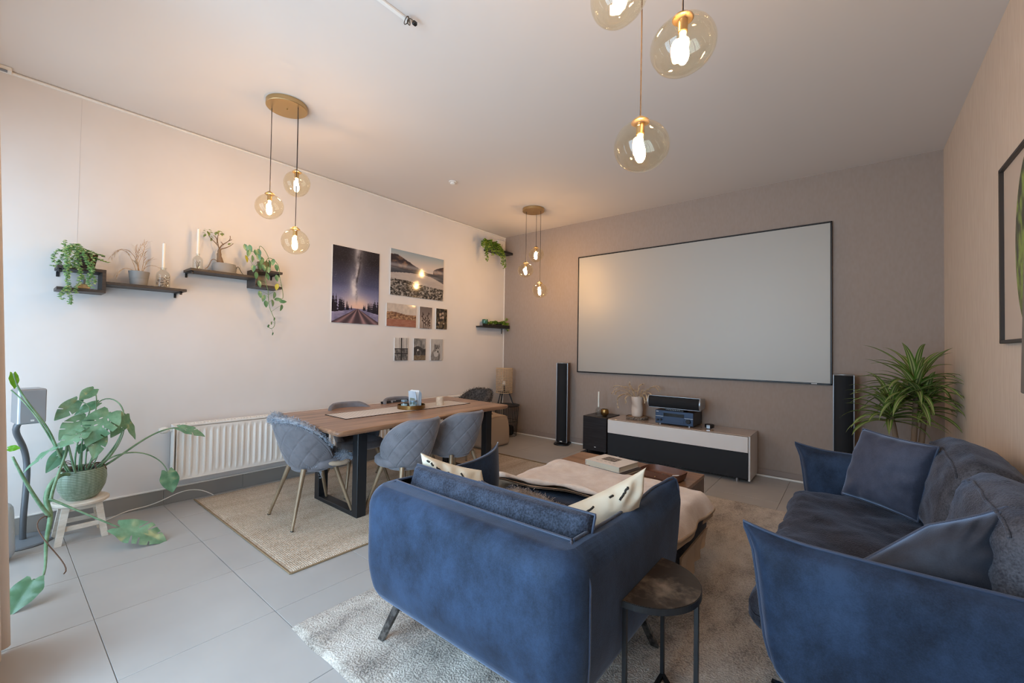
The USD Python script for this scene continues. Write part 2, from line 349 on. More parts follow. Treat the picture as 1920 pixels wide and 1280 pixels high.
# ------------------------------------------------------------------ radiator
m_rad = M('radiator_enamel', '#ebe7e1', 0.35)
rad = thing('radiator', 'long white ribbed panel radiator low on the left wall behind the table', 'radiator', (XL + .09, 2.8, .21))
RY0, RY1, RZ0, RZ1, RX0, RX1 = .985, 4.70, .213, .684, XL + .035, XL + .135
def ribbed(u, v):
    y = RY0 + .02 + (RY1 - RY0 - .04) * u; ph = ((y - RY0) / .05) % 1.0
    d = np.clip((np.abs(ph - .5) - .13) / .1, 0, 1); env = np.clip(np.minimum(v, 1 - v) * 14 - .9, 0, 1)
    x = RX1 - .012 + .0 + .012 * (1 - d) * env + .008 * (1 - env)
    return np.stack([x, y, RZ0 + .005 + (RZ1 - RZ0 - .03) * v], -1)
obj('front_panel', grid(ribbed, 746, 24), m_rad, rad, smooth=25)
obj('back_panel', box(RX0, RX0 + .015, RY0, RY1, RZ0, RZ1 - .02, .003), m_rad, rad)
for y in (RY0, RY1 - .012): obj('side_cover', box(RX0, RX1 - .004, y, y + .012, RZ0 + .002, RZ1 - .002, .003), m_rad, rad)
obj('top_rim', cat(box(RX1 - .02, RX1 - .002, RY0, RY1, RZ1 - .02, RZ1, .004), box(RX0, RX0 + .018, RY0, RY1, RZ1 - .02, RZ1, .004)), m_rad, rad)
obj('top_grille', cat(*[box(RX0 + .018, RX1 - .02, RY0 + .03 + k * .0262, RY0 + .042 + k * .0262, RZ1 - .01, RZ1 - .004) for k in range(140)]), m_rad, rad, kind='stuff')
obj('bottom_rim', box(RX1 - .02, RX1 - .002, RY0, RY1, RZ0, RZ0 + .012, .003), m_rad, rad)
vv = obj('valve', rot(lathe([(1e-4, 0), (.018, 0), (.02, .012), (.013, .016), (.013, .03), (1e-4, .03)], 20), [1, 0, 0], 90, ), m_white, rad, local=True, smooth=40)
UsdGeom.Xform(vv).AddTranslateOp().Set(Gf.Vec3d(-.005, RY0 - 2.8, .645 - .21))
obj('thermostat_head', mv(rot(cat(lathe([(1e-4, 0), (.021, 0), (.025, .006), (.026, .04), (.02, .056), (1e-4, .058)], 24), lathe([(.0255, .012), (.0275, .014), (.0275, .034), (.0255, .036)], 24)), [1, 0, 0], 90), (XL + .085, RY0 - .03, .645)), m_white, rad, smooth=40)
obj('feed_pipe', cat(tube([(XL + .09, 4.72, .235), (XL + .09, 4.76, .235), (XL + .09, 4.765, .12), (XL + .09, 4.765, .002)], .009, 8)), m_white, rad, smooth=60)
obj('bleed_valve', mv(rot(cyl(.012, 0, .03), [1, 0, 0], -90), (XL + .085, RY1, .64)), m_white, rad, smooth=40)

# ------------------------------------------------------------------ pictures on the left wall
def hx(*a): return [np.array([int(h.lstrip('#')[i:i + 2], 16) for i in (0, 2, 4)]) / 255.0 for h in a]
def N2(x, y, s, seed, o=4): return meshkit.fbm(np.stack([x * s, y * s, 0 * x], -1), o, seed)
def mix(a, b, t): t = np.clip(t, 0, 1)[..., None]; return a * (1 - t) + b * t
def spruces(u, v, xs_, base, hs, ws):
    m = np.zeros_like(u)
    for x, b, h, w in zip(xs_, base, hs, ws):
        t = (v - b) / h; half = w * (1 - t) * (0.72 + .28 * np.sin(t * 34)) * (t > 0) * (t < 1)
        m = np.maximum(m, (np.abs(u - x) < half) * 1.0)
    return m
def milky(u, v):
    a, b, c, d = hx('#2c2629', '#565a7c', '#8d8db0', '#e8c3b0')
    col = mix(b[None, None] + 0 * u[..., None], a, (v - .45) / .4); col = mix(col, c, (.52 - v) / .22); col = mix(col, d, np.exp(-(((u - .53) / .3) ** 2 + ((v - .24) / .12) ** 2)) * 1.1)
    cx = .47 + .10 * (v - .5) + .02 * np.sin(v * 9); nz = N2(u, v, 9, 3)
    fade = np.clip((v - .24) / .12, 0, 1); band = (np.exp(-((u - cx) / .17) ** 2) * .45 + np.exp(-((u - cx) / .07) ** 2) * np.clip(nz * 2.6 - .6, 0, 1.2)) * fade * (1.15 - .55 * v)
    col = mix(col, hx('#ddd5d6')[0], band * .8); lane = np.exp(-((u - cx - .05 - .03 * (nz - .5)) / .022) ** 2) * np.clip(N2(u, v, 14, 8) * 2.4 - .7, 0, 1); col = mix(col, a, lane * .7 * fade)
    st = meshkit.noise(np.stack([u * 150, v * 220, 0 * u], -1), 4); col = mix(col, np.ones(3) * .8, np.clip((st - .80) * 4, 0, 1) * (v > .25) * .45)
    gnd = v < .2; snow = mix(hx('#55506f')[0] + 0 * u[..., None], hx('#b9b2cf')[0], N2(u, v * 3, 7, 12)); col = np.where(gnd[..., None], snow, col)
    p = (.2 - v) / .2; rc = np.abs(u - .53) / np.maximum(p * .55 + .012, .01); road = gnd & (rc < 1)
    rcol = mix(hx('#3a3138')[0] + 0 * u[..., None], hx('#c79c9c')[0], np.exp(-((rc - .28) / .1) ** 2) * .6 + np.exp(-((rc - .75) / .12) ** 2) * .5 + .12); col = np.where(road[..., None], rcol, col)
    r = np.random.default_rng(3); xs_ = np.r_[r.uniform(-.02, .42, 16), r.uniform(.66, 1.02, 16)]; dist = np.abs(xs_ - .53)
    m = spruces(u, v, xs_, .2 - .12 * dist, .02 + .42 * dist * r.uniform(.7, 1.2, 32), .012 + .09 * dist); col = mix(col, hx('#211c25')[0], m * .93)
    return col
def lake(u, v):
    sky = mix(hx('#d8c7bb')[0] + 0 * u[..., None], hx('#93a3ad')[0], (v - .7) / .3); n = N2(u, v, 12, 5)
    l = .93 - .55 * np.maximum(u - .12, 0) + .04 * N2(u, 0 * v, 9, 2) - .06; r = .66 + .5 * np.maximum(u - .78, 0) ** .6 * .75 - .3 * (u < .78)
    mt = mix(hx('#3b3336')[0] + 0 * u[..., None], hx('#8b6a55')[0], (n - .45) * 3.5); col = np.where(((v < np.maximum(l, np.where(u > .76, r, 0))) & (v > .5))[..., None], mt, sky)
    haze = np.exp(-((v - .66) / .05) ** 2); col = mix(col, hx('#b9b6b8')[0], haze * .6)
    wt = mix(hx('#3e3f46')[0] + 0 * u[..., None], hx('#8f8c8c')[0], N2(u * .5, v * 6, 5, 9) * 1.4 - .3); col = np.where((v < .6)[..., None], wt, col)
    sand = v < .48 + .06 * np.sin(u * 3.1) - .35 * np.maximum(u - .72, 0) ** 1.2; pale = mix(hx('#a59a95')[0] + 0 * u[..., None], hx('#c6bcb5')[0], N2(u, v * 3, 5, 14)); col = np.where((sand & (v < .62))[..., None], pale, col)
    st = meshkit.noise(np.stack([u * 46, v * 40, 0 * u], -1), 6) * .7 + meshkit.noise(np.stack([u * 95, v * 80, 0 * u], -1), 16) * .4; peb = mix(hx('#2b2826')[0] + 0 * u[..., None], hx('#aba39b')[0], (st - .35) * 2.2)
    return np.where((v < .34 - .1 * u + .06 * N2(u, v, 7, 4))[..., None], peb, col)
def desert(u, v):
    n = N2(u * 2, v, 7, 3); sky = mix(hx('#b3a59a')[0] + 0 * u[..., None], hx('#dccdbe')[0], n); ridge = .55 + .12 * np.sin(u * 4 + .6) * (1 - u)
    mid = mix(hx('#6a4a38')[0] + 0 * u[..., None], hx('#c29a74')[0], (N2(u * 2, v * 2, 12, 6) - .3) * 2.2); low = mix(hx('#8b5643')[0] + 0 * u[..., None], hx('#b5806a')[0], N2(u, v * 3, 9, 7))
    return np.where((v < .3 + .03 * n)[..., None], low, np.where((v < ridge)[..., None], mid, sky))
def stems(u, v):
    col = mix(hx('#9c8b80')[0] + 0 * u[..., None], hx('#6b5f5d')[0], v); col = mix(col, hx('#c7b7aa')[0], np.exp(-((v - .35) / .2) ** 2) * .5)
    for x0, sl, top in ((.3, -.12, .75), (.62, .16, .8), (.45, .05, .55), (.75, .1, .45)):
        x = x0 + sl * (v - .2) + .02 * np.sin(v * 9); m = (np.abs(u - x) < .022) & (v < top); col = mix(col, hx('#3b2f2b')[0], m * .9)
        for k in range(5): m = np.hypot((u - x - .05 * (-1) ** k), (v - top * (.35 + .13 * k)) * 1.5) < .06; col = mix(col, hx('#40312c')[0], m * .75)
    return col
def petals(u, v):
    n = N2(u, v * 1.5, 6, 8); col = mix(hx('#1e1a17')[0] + 0 * u[..., None], hx('#6b5d47')[0], (n - .4) * 3)
    for x, y, r in ((.38, .72, .13), (.6, .78, .11), (.62, .58, .13), (.42, .55, .1), (.25, .3, .09), (.7, .28, .08)):
        d = np.hypot(u - x, (v - y) * 1.5); col = mix(col, hx('#c9b09c')[0], (d < r * (.75 + .5 * N2(u, v, 14, 3))) * (.55 + .4 * np.cos(d / r * 2)))
    return col
def lines(u, v):
    col = mix(hx('#b3ada8')[0] + 0 * u[..., None], hx('#dcd6d0')[0], N2(u, v, 4, 2)); low = mix(hx('#4e4b4a')[0] + 0 * u[..., None], hx('#a39d98')[0], (N2(u, v, 13, 5) - .25) * 1.8); col = np.where((v < .5)[..., None], low, col)
    for x, w in ((.36, .012), (.5, .045), (.62, .012), (.9, .012)): col = mix(col, hx('#1f1d1d')[0], (np.abs(u - x) < w) * .95)
    for y in (.52, .3): col = mix(col, hx('#2a2727')[0], (np.abs(v - y) < .012) * .9)
    return col
def hills(u, v):
    n = N2(u, v, 5, 6); col = mix(hx('#5b5957')[0] + 0 * u[..., None], hx('#b9b3ad')[0], n * 1.6 - .3); m = v < .58 + .07 * np.sin(u * 5)
    col = np.where(m[..., None], mix(hx('#2b2827')[0] + 0 * u[..., None], hx('#5b5450')[0], N2(u, v, 12, 4)), col); g = v < .22; col = np.where(g[..., None], mix(hx('#5b4b3a')[0] + 0 * u[..., None], hx('#9b8a72')[0], N2(u, v * 2, 12, 9)), col)
    d = np.hypot((u - .42), (v - .33) * 1.3); col = mix(col, hx('#8d8884')[0], ((d < .2) & (d > .14)) * .6); return mix(col, hx('#efebe6')[0], (np.hypot(u - .34, (v - .47) * 1.4) < .06) * .9)
def wolf(u, v):
    col = mix(hx('#a9a5a1')[0] + 0 * u[..., None], hx('#c2bdb8')[0], N2(u, v, 4, 2)); fur = mix(hx('#5d5957')[0] + 0 * u[..., None], hx('#aaa5a0')[0], (N2(u * 3, v, 8, 5) - .2) * 1.6)
    body = (np.hypot((u - .4) / .38, (v - .18) / .34) < 1); head = (np.hypot((u - .5) / .24, (v - .55) / .2) < 1); ears = ((np.abs(u - .33) < .085 * (1 - (v - .64) / .17)) | (np.abs(u - .68) < .085 * (1 - (v - .64) / .17))) & (v > .62) & (v < .81)
    col = np.where((body | head | ears)[..., None], fur, col); col = mix(col, hx('#d8d3ce')[0], (np.hypot((u - .44) / .2, (v - .3) / .14) < 1) * .7)
    muz = np.hypot((u - .56) / .11, (v - .47) / .1) < 1; col = mix(col, hx('#c8c2bc')[0], muz * .7)
    for x, y, r in ((.45, .57, .025), (.63, .57, .025), (.585, .41, .045)): col = mix(col, hx('#1a1817')[0], (np.hypot(u - x, (v - y) * .8) < r) * .95)
    return mix(col, hx('#3a3635')[0], (np.abs(u - .54 - .3 * (v - .6)) < .02) * (v > .5) * (v < .72) * .5)
def picture(label, y0, y1, z0, z1, fn, nx, ny, cat_='picture'):
    t = thing('wall_picture', label, cat_, (XL, (y0 + y1) / 2, (z0 + z1) / 2), group=None)
    obj('panel', box(XL + .001, XL + .014, y0, y1, z0, z1), m_white, t)
    v, f = grid(lambda u, w: np.stack([0 * u + XL + .0155, y0 + (y1 - y0) * u, z0 + (z1 - z0) * w], -1), nx, ny)
    u = (v[:, 1] - y0) / (y1 - y0); w = (v[:, 2] - z0) / (z1 - z0)
    c = np.clip(fn(u.reshape(nx, ny), w.reshape(nx, ny)), 0, 1).reshape(-1, 3); c = np.where(c <= .04045, c / 12.92, ((c + .055) / 1.055) ** 2.4)
    obj('print', (v, f), m_vc, t, col=c)
picture('tall print of a starry night sky over a snowy forest road', 2.40, 3.00, 1.642, 2.52, milky, 210, 306)
picture('wide landscape print of a misty mountain lake with a pebble shore', 3.165, 4.05, 2.04, 2.63, lake, 160, 110)
picture('small wide print of a sandy reddish landscape, left of the middle row', 3.12, 3.578, 1.638, 1.93, desert, 70, 46)
picture('small upright print of dark plant stems, centre of the middle row', 3.64, 3.852, 1.633, 1.927, stems, 40, 56)
picture('small upright dark print of pale flowers, right of the middle row', 3.93, 4.131, 1.638, 1.927, petals, 40, 56)
picture('small monochrome print with vertical posts, leftmost of the bottom row', 3.249, 3.456, 1.201, 1.494, lines, 48, 56)
picture('small monochrome print of dark hills under clouds, middle of the bottom row', 3.552, 3.75, 1.201, 1.494, hills, 40, 56)
picture('small pale print of a grey wolf, rightmost of the bottom row', 3.845, 4.06, 1.195, 1.493, wolf, 48, 64)

# ------------------------------------------------------------------ floating shelves on the left wall
m_shelf = wood('dark_oak', '#2a2422', '#4a413c', (2, 2, 30), 3.0, .5)
m_brk = M('shelf_bracket', '#1c1d20', .5)
def shelf_unit(label, u0, u1, ut, ub, b0, b1, bz, ends):
    t = thing('wall_shelf', label, 'shelf', (XL, (min(u0, b0) + max(u1, b1)) / 2, bz)); X0, X1, k = XL + .001, XL + .21, .022
    obj('board', box(X0, X1, u0, u1, ut - k, ut, .0015), m_shelf, t); obj('board', box(X0, X1, u0, u1, ub, ub + k, .0015), m_shelf, t)
    s = (u1 - k, u1) if b0 >= u1 - .01 else (u0, u0 + k)
    obj('board', box(X0, X1, s[0], s[1], ub + k, ut - k, .0015), m_shelf, t); obj('board', box(X0, X1, b0, b1, bz, bz + k, .0015), m_shelf, t)
    for y, z in ends: obj('bracket', cat(box(X0, X1 - .02, y - .008, y + .008, z - .006, z, .001), box(X1 - .03, X1 - .02, y - .008, y + .008, z - .024, z, .001), box(X0, X0 + .005, y - .008, y + .008, z - .04, z, .001)), m_brk, t)
    return t
shelf_unit('dark floating shelf with open box end at its left, lower of the long pair', .283, .536, 1.916, 1.741, .5365, 1.03, 1.808, [(.30, 1.893), (.995, 1.807)])
shelf_unit('dark floating shelf with open box end at its right, higher of the long pair', 1.548, 1.79, 2.088, 1.921, 1.05, 1.5475, 1.996, [(1.07, 1.995), (1.765, 2.065)])
S1 = (1.916, 1.83, 1.763); S2 = (2.088, 2.018)

# --- leaves
def leaf_mesh(L, W, bend=.25, fold=.15, n=9, m=4, tip=1.0, base=.12):
    """a leaf along +x, its upper side up (+z), starting at the origin"""
    u = np.linspace(0, 1, n); w = W / 2 * (np.sin(PI * np.clip(u, 0, 1) ** .8) ** .75) * (1 - .0 * u); w = np.maximum(w, W * .02)
    a = np.linspace(-1, 1, m + 1); U, A = np.meshgrid(u, a, indexing='ij'); y = A * w[:, None]; z = -bend * L * U ** 2 + fold * np.abs(y)
    p = np.stack([L * U * (1 - .12 * bend), y, z], -1).reshape(-1, 3); k = m + 1; i, j = np.meshgrid(np.arange(n - 1), np.arange(m), indexing='ij'); b = (i * k + j).ravel()
    return p, np.stack([b, b + k, b + k + 1, b + 1], 1)
def frame(d, up=(0, 0, 1)):
    d = np.asarray(d, float); d = d / np.linalg.norm(d); u = np.asarray(up, float); s = np.cross(u, d)
    if np.linalg.norm(s) < 1e-3: s = np.cross([1, 0, 0], d)
    s /= np.linalg.norm(s); return np.stack([d, s, np.cross(d, s)], 1)
def put(m, at, d, up=(0, 0, 1)): v, f = V(m); return v @ frame(d, up).T + np.asarray(at, float), f
bud = (np.array([[0, 0, 0], [.5, .42, .1], [1, 0, 0], [.5, -.42, .1], [.5, 0, .25], [.45, 0, -.1]]), np.array([[0, 4, 1], [1, 4, 2], [2, 4, 3], [3, 4, 0], [0, 1, 5], [1, 2, 5], [2, 3, 5], [3, 0, 5]]))
def leafy_strand(pts, step, size, r, jit=.6, colors=('#5f8d4e', '#9db86a', '#c3cf86')):
    P = spline(pts, max(6, int(np.sum(np.linalg.norm(np.diff(np.asarray(pts), axis=0), axis=1)) / step) + 2)); out = [tube(P, .0012, 4)]; cs = [np.tile(lin(colors[0]), (len(out[0][0]), 1))]
    for i in range(len(P)):
        for k in range(3):
            a = r.uniform(0, 2 * PI); d = np.array([math.cos(a) * .8 + .25, math.sin(a), r.uniform(-.5, .4)]); s = size * r.uniform(.7, 1.15)
            b = put(sc(bud, s), P[i], d, (r.uniform(-.3, .3), r.uniform(-.3, .3), 1)); out.append(b); t = r.uniform(0, 1)
            c = np.array(lin(colors[0])) * (1 - t) + np.array(lin(colors[1])) * t if r.random() < .75 else np.array(lin(colors[2])); cs.append(np.tile(c, (len(b[0]), 1)))
    return cat(*out), np.vstack(cs)
m_rattan_dark = M('woven_brown', '#4a3a30', .8, noise=(160, '#2c211b', .4, .6), bump=(160, .8, .004))
m_soil = M('soil', '#2a211b', .95, bump=(90, 1, .01))
m_stem = M('green_stem', '#5f7d48', .5); m_twig = M('brown_twig', '#7b6550', .8, bump=(80, .5, .003))
t = thing('trailing_succulent', 'bushy pale green trailing plant in brown woven pot on the lower shelf', 'plant', (-4.43, .437, S1[0]))
pc = (-4.435, .437, S1[0])
obj('pot', lathe([(1e-4, .001), (.042, .001), (.06, .11), (.055, .112), (.05, .1), (1e-4, .098)], 24, pc), m_rattan_dark, t, smooth=40)
S = [[[-4.33, 0.378, 2.052], [-4.33, 0.338, 2.053], [-4.33, 0.336, 1.999], [-4.33, 0.328, 1.931], [-4.33, 0.328, 1.865], [-4.33, 0.335, 1.777], [-4.33, 0.315, 1.73], [-4.33, 0.31, 1.668]],
[[-4.34, 0.392, 2.048], [-4.34, 0.374, 2.008], [-4.34, 0.382, 1.919], [-4.34, 0.397, 1.831], [-4.34, 0.377, 1.756], [-4.34, 0.377, 1.725]],
[[-4.38, 0.402, 2.051], [-4.38, 0.357, 2.055], [-4.38, 0.318, 2.034], [-4.38, 0.282, 2.014], [-4.38, 0.268, 1.958], [-4.38, 0.272, 1.928]],
[[-4.335, 0.341, 1.79], [-4.33, 0.346, 1.689], [-4.33, 0.349, 1.64]],
[[-4.33, 0.417, 2.033], [-4.33, 0.425, 1.97], [-4.33, 0.446, 1.901], [-4.33, 0.441, 1.836], [-4.33, 0.452, 1.774]],
[[-4.36, 0.45, 2.03], [-4.33, 0.458, 1.94], [-4.33, 0.459, 1.866], [-4.33, 0.47, 1.831], [-4.33, 0.467, 1.803]],
[[-4.42, 0.432, 2.053], [-4.42, 0.479, 2.038], [-4.42, 0.533, 2.024]], [[-4.41, 0.44, 2.04], [-4.4, 0.48, 2.003], [-4.4, 0.542, 1.981]],
[[-4.45, 0.40, 2.05], [-4.45, 0.363, 2.057], [-4.45, 0.332, 2.065], [-4.45, 0.318, 2.108]], [[-4.345, 0.385, 2.03], [-4.34, 0.391, 1.943], [-4.34, 0.403, 1.859], [-4.34, 0.413, 1.824]],
[[-4.43, 0.40, 2.04], [-4.42, 0.336, 2.034], [-4.42, 0.315, 1.994], [-4.42, 0.298, 1.941], [-4.42, 0.269, 1.91]], [[-4.36, 0.381, 2.035], [-4.35, 0.358, 1.971], [-4.345, 0.359, 1.909]],
[[-4.45, 0.402, 2.046], [-4.45, 0.395, 2.087], [-4.45, 0.353, 2.083]], [[-4.4, 0.41, 2.055], [-4.36, 0.418, 2.01], [-4.345, 0.432, 1.953]], [[-4.34, 0.39, 2.05], [-4.33, 0.335, 2.044], [-4.33, 0.331, 1.963], [-4.33, 0.339, 1.884], [-4.33, 0.328, 1.82]]]
for p in S: m, c = leafy_strand(p, .0085, .021, rnd, colors=('#6f9f62', '#9cc07a', '#cfdc97')); obj('trailing_stem', m, m_vleaf, t, col=c)
bx = thing('wooden_candle_block', 'small light wood block holding a grey candle inside the shelf box end', 'candle holder', (-4.40, .42, S1[2]))
obj('block', box(-4.45, -4.36, .385, .453, S1[2] + .0005, S1[2] + .034, .004), wood('pale_wood', '#a07a4c', '#c9a573', (3, 20, 20), 2), bx); obj('candle', cyl(.012, S1[2] + .034, S1[2] + .075, (-4.405, .42), 16, .002), M('grey_wax', '#737b86', .6), bx, smooth=40)
# dried palm
t = thing('dried_palm', 'dried brown palm with thin arching fronds in a grey pot', 'plant', (-4.44, .735, S1[1]))
m_gpot = M('matt_grey_pot', '#8b8987', .6, bump=(120, .1, .002))
gp = (-4.44, .735, S1[1])
obj('pot', lathe([(1e-4, .0005), (.052, .0005), (.058, .05), (.0565, .053), (.0585, .056), (.066, .112), (.061, .112), (.055, .1), (1e-4, .098)], 36, gp), m_gpot, t, smooth=35)
obj('soil', mv(cyl(.056, .085, .1, n=20), gp), m_soil, t)
palms = [[[-4.45, 0.723, 1.93], [-4.45, 0.692, 2.028], [-4.42, 0.641, 2.091], [-4.4, 0.57, 2.033]], [[-4.45, 0.728, 1.93], [-4.45, 0.68, 2.092], [-4.43, 0.631, 2.103], [-4.43, 0.575, 2.046]], [[-4.45, 0.738, 1.93], [-4.45, 0.726, 2.047], [-4.45, 0.739, 2.137], [-4.45, 0.769, 2.184]],
[[-4.45, 0.743, 1.93], [-4.45, 0.746, 2.064], [-4.45, 0.765, 2.122], [-4.45, 0.761, 2.175]], [[-4.45, 0.733, 1.93], [-4.45, 0.716, 2.066], [-4.45, 0.707, 2.131]], [[-4.44, 0.749, 1.93], [-4.42, 0.757, 2.033], [-4.4, 0.756, 2.086]], [[-4.44, 0.749, 1.93], [-4.42, 0.794, 1.998], [-4.4, 0.853, 1.987]],
[[-4.44, 0.718, 1.93], [-4.41, 0.65, 1.954], [-4.39, 0.598, 1.90]], [[-4.45, 0.759, 1.93], [-4.45, 0.783, 2.024], [-4.45, 0.808, 2.055]], [[-4.43, 0.728, 1.93], [-4.40, 0.712, 1.998], [-4.39, 0.704, 2.01]]]
m_dry = M('dried_leaf', '#a3805f', .7, noise=(30, '#c9ab86', .4, .6))
for p in palms:
    P = spline(p, 12); out = [tube(P, np.linspace(.0022, .001, 12), 5)]
    for i in range(5, 12):
        for s in (-1, 1):
            d = P[min(i + 1, 11)] - P[i - 1]; d = d / np.linalg.norm(d) + s * np.array([.35, .25, -.1]) * rnd.uniform(.6, 1.4)
            out.append(put(leaf_mesh(rnd.uniform(.035, .06), .0035, .3, .1, 4, 1), P[i], d))
    obj('frond', cat(*out), m_dry, t)
# bottles with candles
m_brown_glass = thin_glass('bottle_glass', (.86, .88, .88))
def bottle(label, c, R, hh, nr, candle_h, filled, cr=.010):
    b = thing('bottle_candle_holder', label, 'candle holder', c)
    pr = [(1e-4, .0005), (R * .92, .0005), (R, .008), (R, hh * .62), (R * .85, hh * .75), (nr * 1.2, hh * .86), (nr, hh * .9), (nr, hh * .97), (nr * 1.35, hh), (nr * .95, hh)]
    obj('glass', lathe(pr, 32, c), m_brown_glass, b, smooth=40)
    obj('candle', mv(cyl(cr, hh * .9, hh + candle_h, n=16, b=.003), c), m_candle, b, smooth=40)
    obj('wick', mv(tube([(0, 0, hh + candle_h - .001), (.001, 0, hh + candle_h + .008)], .0008, 5), c), m_black, b)
    if filled:
        for k in range(filled):
            a = rnd.uniform(0, 6.28); q = R * .72 * math.sqrt(rnd.random()); z = .012 + hh * .5 * k / filled
            obj('shell', noisy(ellip((c[0] + q * math.cos(a), c[1] + q * math.sin(a), c[2] + z), (R * rnd.uniform(.18, .3), R * rnd.uniform(.18, .3), R * rnd.uniform(.1, .2)), 1), .002, 60, k), M('sea_shell', '#cdbba8', .5, noise=(60, '#8f7c6c', .4, .6)), b, smooth=True)
    else:
        for k in range(5):
            a = k * 1.26; obj('dried_sprig', tube(spline([(c[0], c[1], c[2] + .01), (c[0] + .012 * math.cos(a), c[1] + .012 * math.sin(a), c[2] + hh * .35), (c[0] + .02 * math.cos(a + .6), c[1] + .02 * math.sin(a + .6), c[2] + hh * .55)], 8), .0012, 5), M('sprig', '#6c5a48', .8), b)
    return b
bottle('glass bottle of shells with white taper candle beside the dried palm pot', (-4.43, .884, S1[1]), .047, .165, .019, .205, 26)
bottle('glass bottle with dried sprigs and white taper candle left of the bonsai', (-4.45, 1.122, S2[1]), .038, .14, .013, .22, 0)
# bonsai
t = thing('bonsai', 'small bonsai with thick trunk and bare twigs in wide grey bowl', 'plant', (-4.44, 1.32, S2[1]))
bp = np.array([-4.44, 1.32, S2[1]])
def oval(m, sy=1.0): v, f = V(m); return (v - bp) * [.72, sy, 1] + bp, f
obj('bowl', oval(lathe([(1e-4, .001), (.1, .001), (.1, .01), (.092, .012), (.098, .05), (.088, .085), (.078, .086), (.074, .075), (1e-4, .073)], 40, bp)), m_gpot, t, smooth=35)
obj('soil', oval(mv(cyl(.074, .06, .076, n=24), bp)), m_soil, t)
trunk = tube(spline([(-4.44, 1.289, S2[1] + .07), (-4.445, 1.286, 2.126), (-4.45, 1.28, 2.177), (-4.45, 1.286, 2.232)], 14), np.r_[np.linspace(.034, .022, 6), np.linspace(.021, .010, 8)], 14)
tk = obj('trunk', noisy(trunk, .006, 60, 4), m_twig, t, smooth=True)
brs = [[[-4.45, 1.286, 2.225], [-4.45, 1.256, 2.276], [-4.45, 1.218, 2.311], [-4.44, 1.196, 2.332]], [[-4.45, 1.282, 2.228], [-4.44, 1.262, 2.312], [-4.43, 1.268, 2.374]], [[-4.45, 1.286, 2.22], [-4.46, 1.307, 2.278], [-4.45, 1.352, 2.322], [-4.44, 1.358, 2.368]], [[-4.45, 1.293, 2.235], [-4.43, 1.346, 2.264], [-4.42, 1.379, 2.297]], [[-4.45, 1.262, 2.28], [-4.43, 1.247, 2.326], [-4.42, 1.225, 2.339]], [[-4.455, 1.315, 2.279], [-4.46, 1.292, 2.301]], [[-4.45, 1.352, 2.322], [-4.43, 1.372, 2.335]]]
for p in brs: P = spline(p, 10); obj('branch', tube(P, np.linspace(.005, .0022, 10), 6), m_twig, tk, smooth=True)
obj('root', tube(spline([[-4.43, 1.27, 2.11], [-4.42, 1.222, 2.125], [-4.40, 1.194, 2.072], [-4.39, 1.159, 2.03]], 12), .003, 6), m_twig, tk)
for q in [[-4.45, 1.188, 2.365], [-4.45, 1.21, 2.361], [-4.45, 1.185, 2.338], [-4.45, 1.214, 2.328], [-4.45, 1.225, 2.317], [-4.45, 1.199, 2.38], [-4.45, 1.268, 2.374], [-4.45, 1.282, 2.39], [-4.45, 1.26, 2.377], [-4.45, 1.305, 2.365], [-4.45, 1.29, 2.37], [-4.44, 1.372, 2.295]]:
    for k in range(2): obj('leaf', put(leaf_mesh(.034, .02, .2, .2, 5, 2), np.array(q) + [rnd.uniform(-.01, .02), -.008, .006], (rnd.uniform(-.2, .8), rnd.uniform(-1, 1), rnd.uniform(-.8, .2)), (rnd.uniform(0, 1), 0, 1)), M('bonsai_leaf', '#6d8447', .5, noise=(20, '#9aa565', .4, .6), leaf=.25), t, smooth=True)
single('lamp_cable', tube(spline([[-4.44, 1.412, 2.05], [-4.43, 1.43, 2.09], [-4.43, 1.47, 2.028], [-4.43, 1.52, 2.024], [-4.44, 1.546, 2.026]], 20), .0025, 6), m_black, 'thin black cable curling on the upper shelf beside the bonsai bowl', 'cable', smooth=60)
# hanging vine plant
t = thing('hanging_vine', 'trailing vine with large oval leaves hanging from the upper shelf box end', 'plant', (-4.45, 1.66, S2[0]))
obj('pot', lathe([(1e-4, .0005), (.05, .0005), (.062, .085), (.057, .086), (.052, .075), (1e-4, .073)], 28, (-4.45, 1.655, S2[0])), M('olive_pot', '#6d6242', .5), t, smooth=35)
hs = [[[-4.44, 1.655, 2.155], [-4.36, 1.647, 2.175], [-4.335, 1.633, 2.062], [-4.335, 1.626, 1.988], [-4.335, 1.654, 1.882], [-4.34, 1.666, 1.755], [-4.34, 1.711, 1.639], [-4.34, 1.722, 1.574], [-4.34, 1.705, 1.536], [-4.34, 1.654, 1.552]], [[-4.44, 1.67, 2.155], [-4.36, 1.681, 2.208], [-4.335, 1.734, 2.152], [-4.335, 1.754, 2.043], [-4.335, 1.774, 1.952], [-4.34, 1.79, 1.832]], [[-4.44, 1.645, 2.155], [-4.38, 1.585, 2.224], [-4.38, 1.527, 2.249], [-4.38, 1.478, 2.284]], [[-4.44, 1.677, 2.155], [-4.42, 1.658, 2.27], [-4.42, 1.606, 2.32], [-4.42, 1.599, 2.287]], [[-4.44, 1.64, 2.155], [-4.37, 1.58, 2.14], [-4.34, 1.517, 2.081]]]
for p in hs: obj('stem', tube(spline(p, 26), .0025, 6), m_stem, t, smooth=True)
m_hl = M('vine_leaf', '#4c7a55', .28, noise=(14, '#7da37a', .45, .65), leaf=.1); m_yl = M('yellow_leaf', '#b3ac3a', .4, leaf=.2)
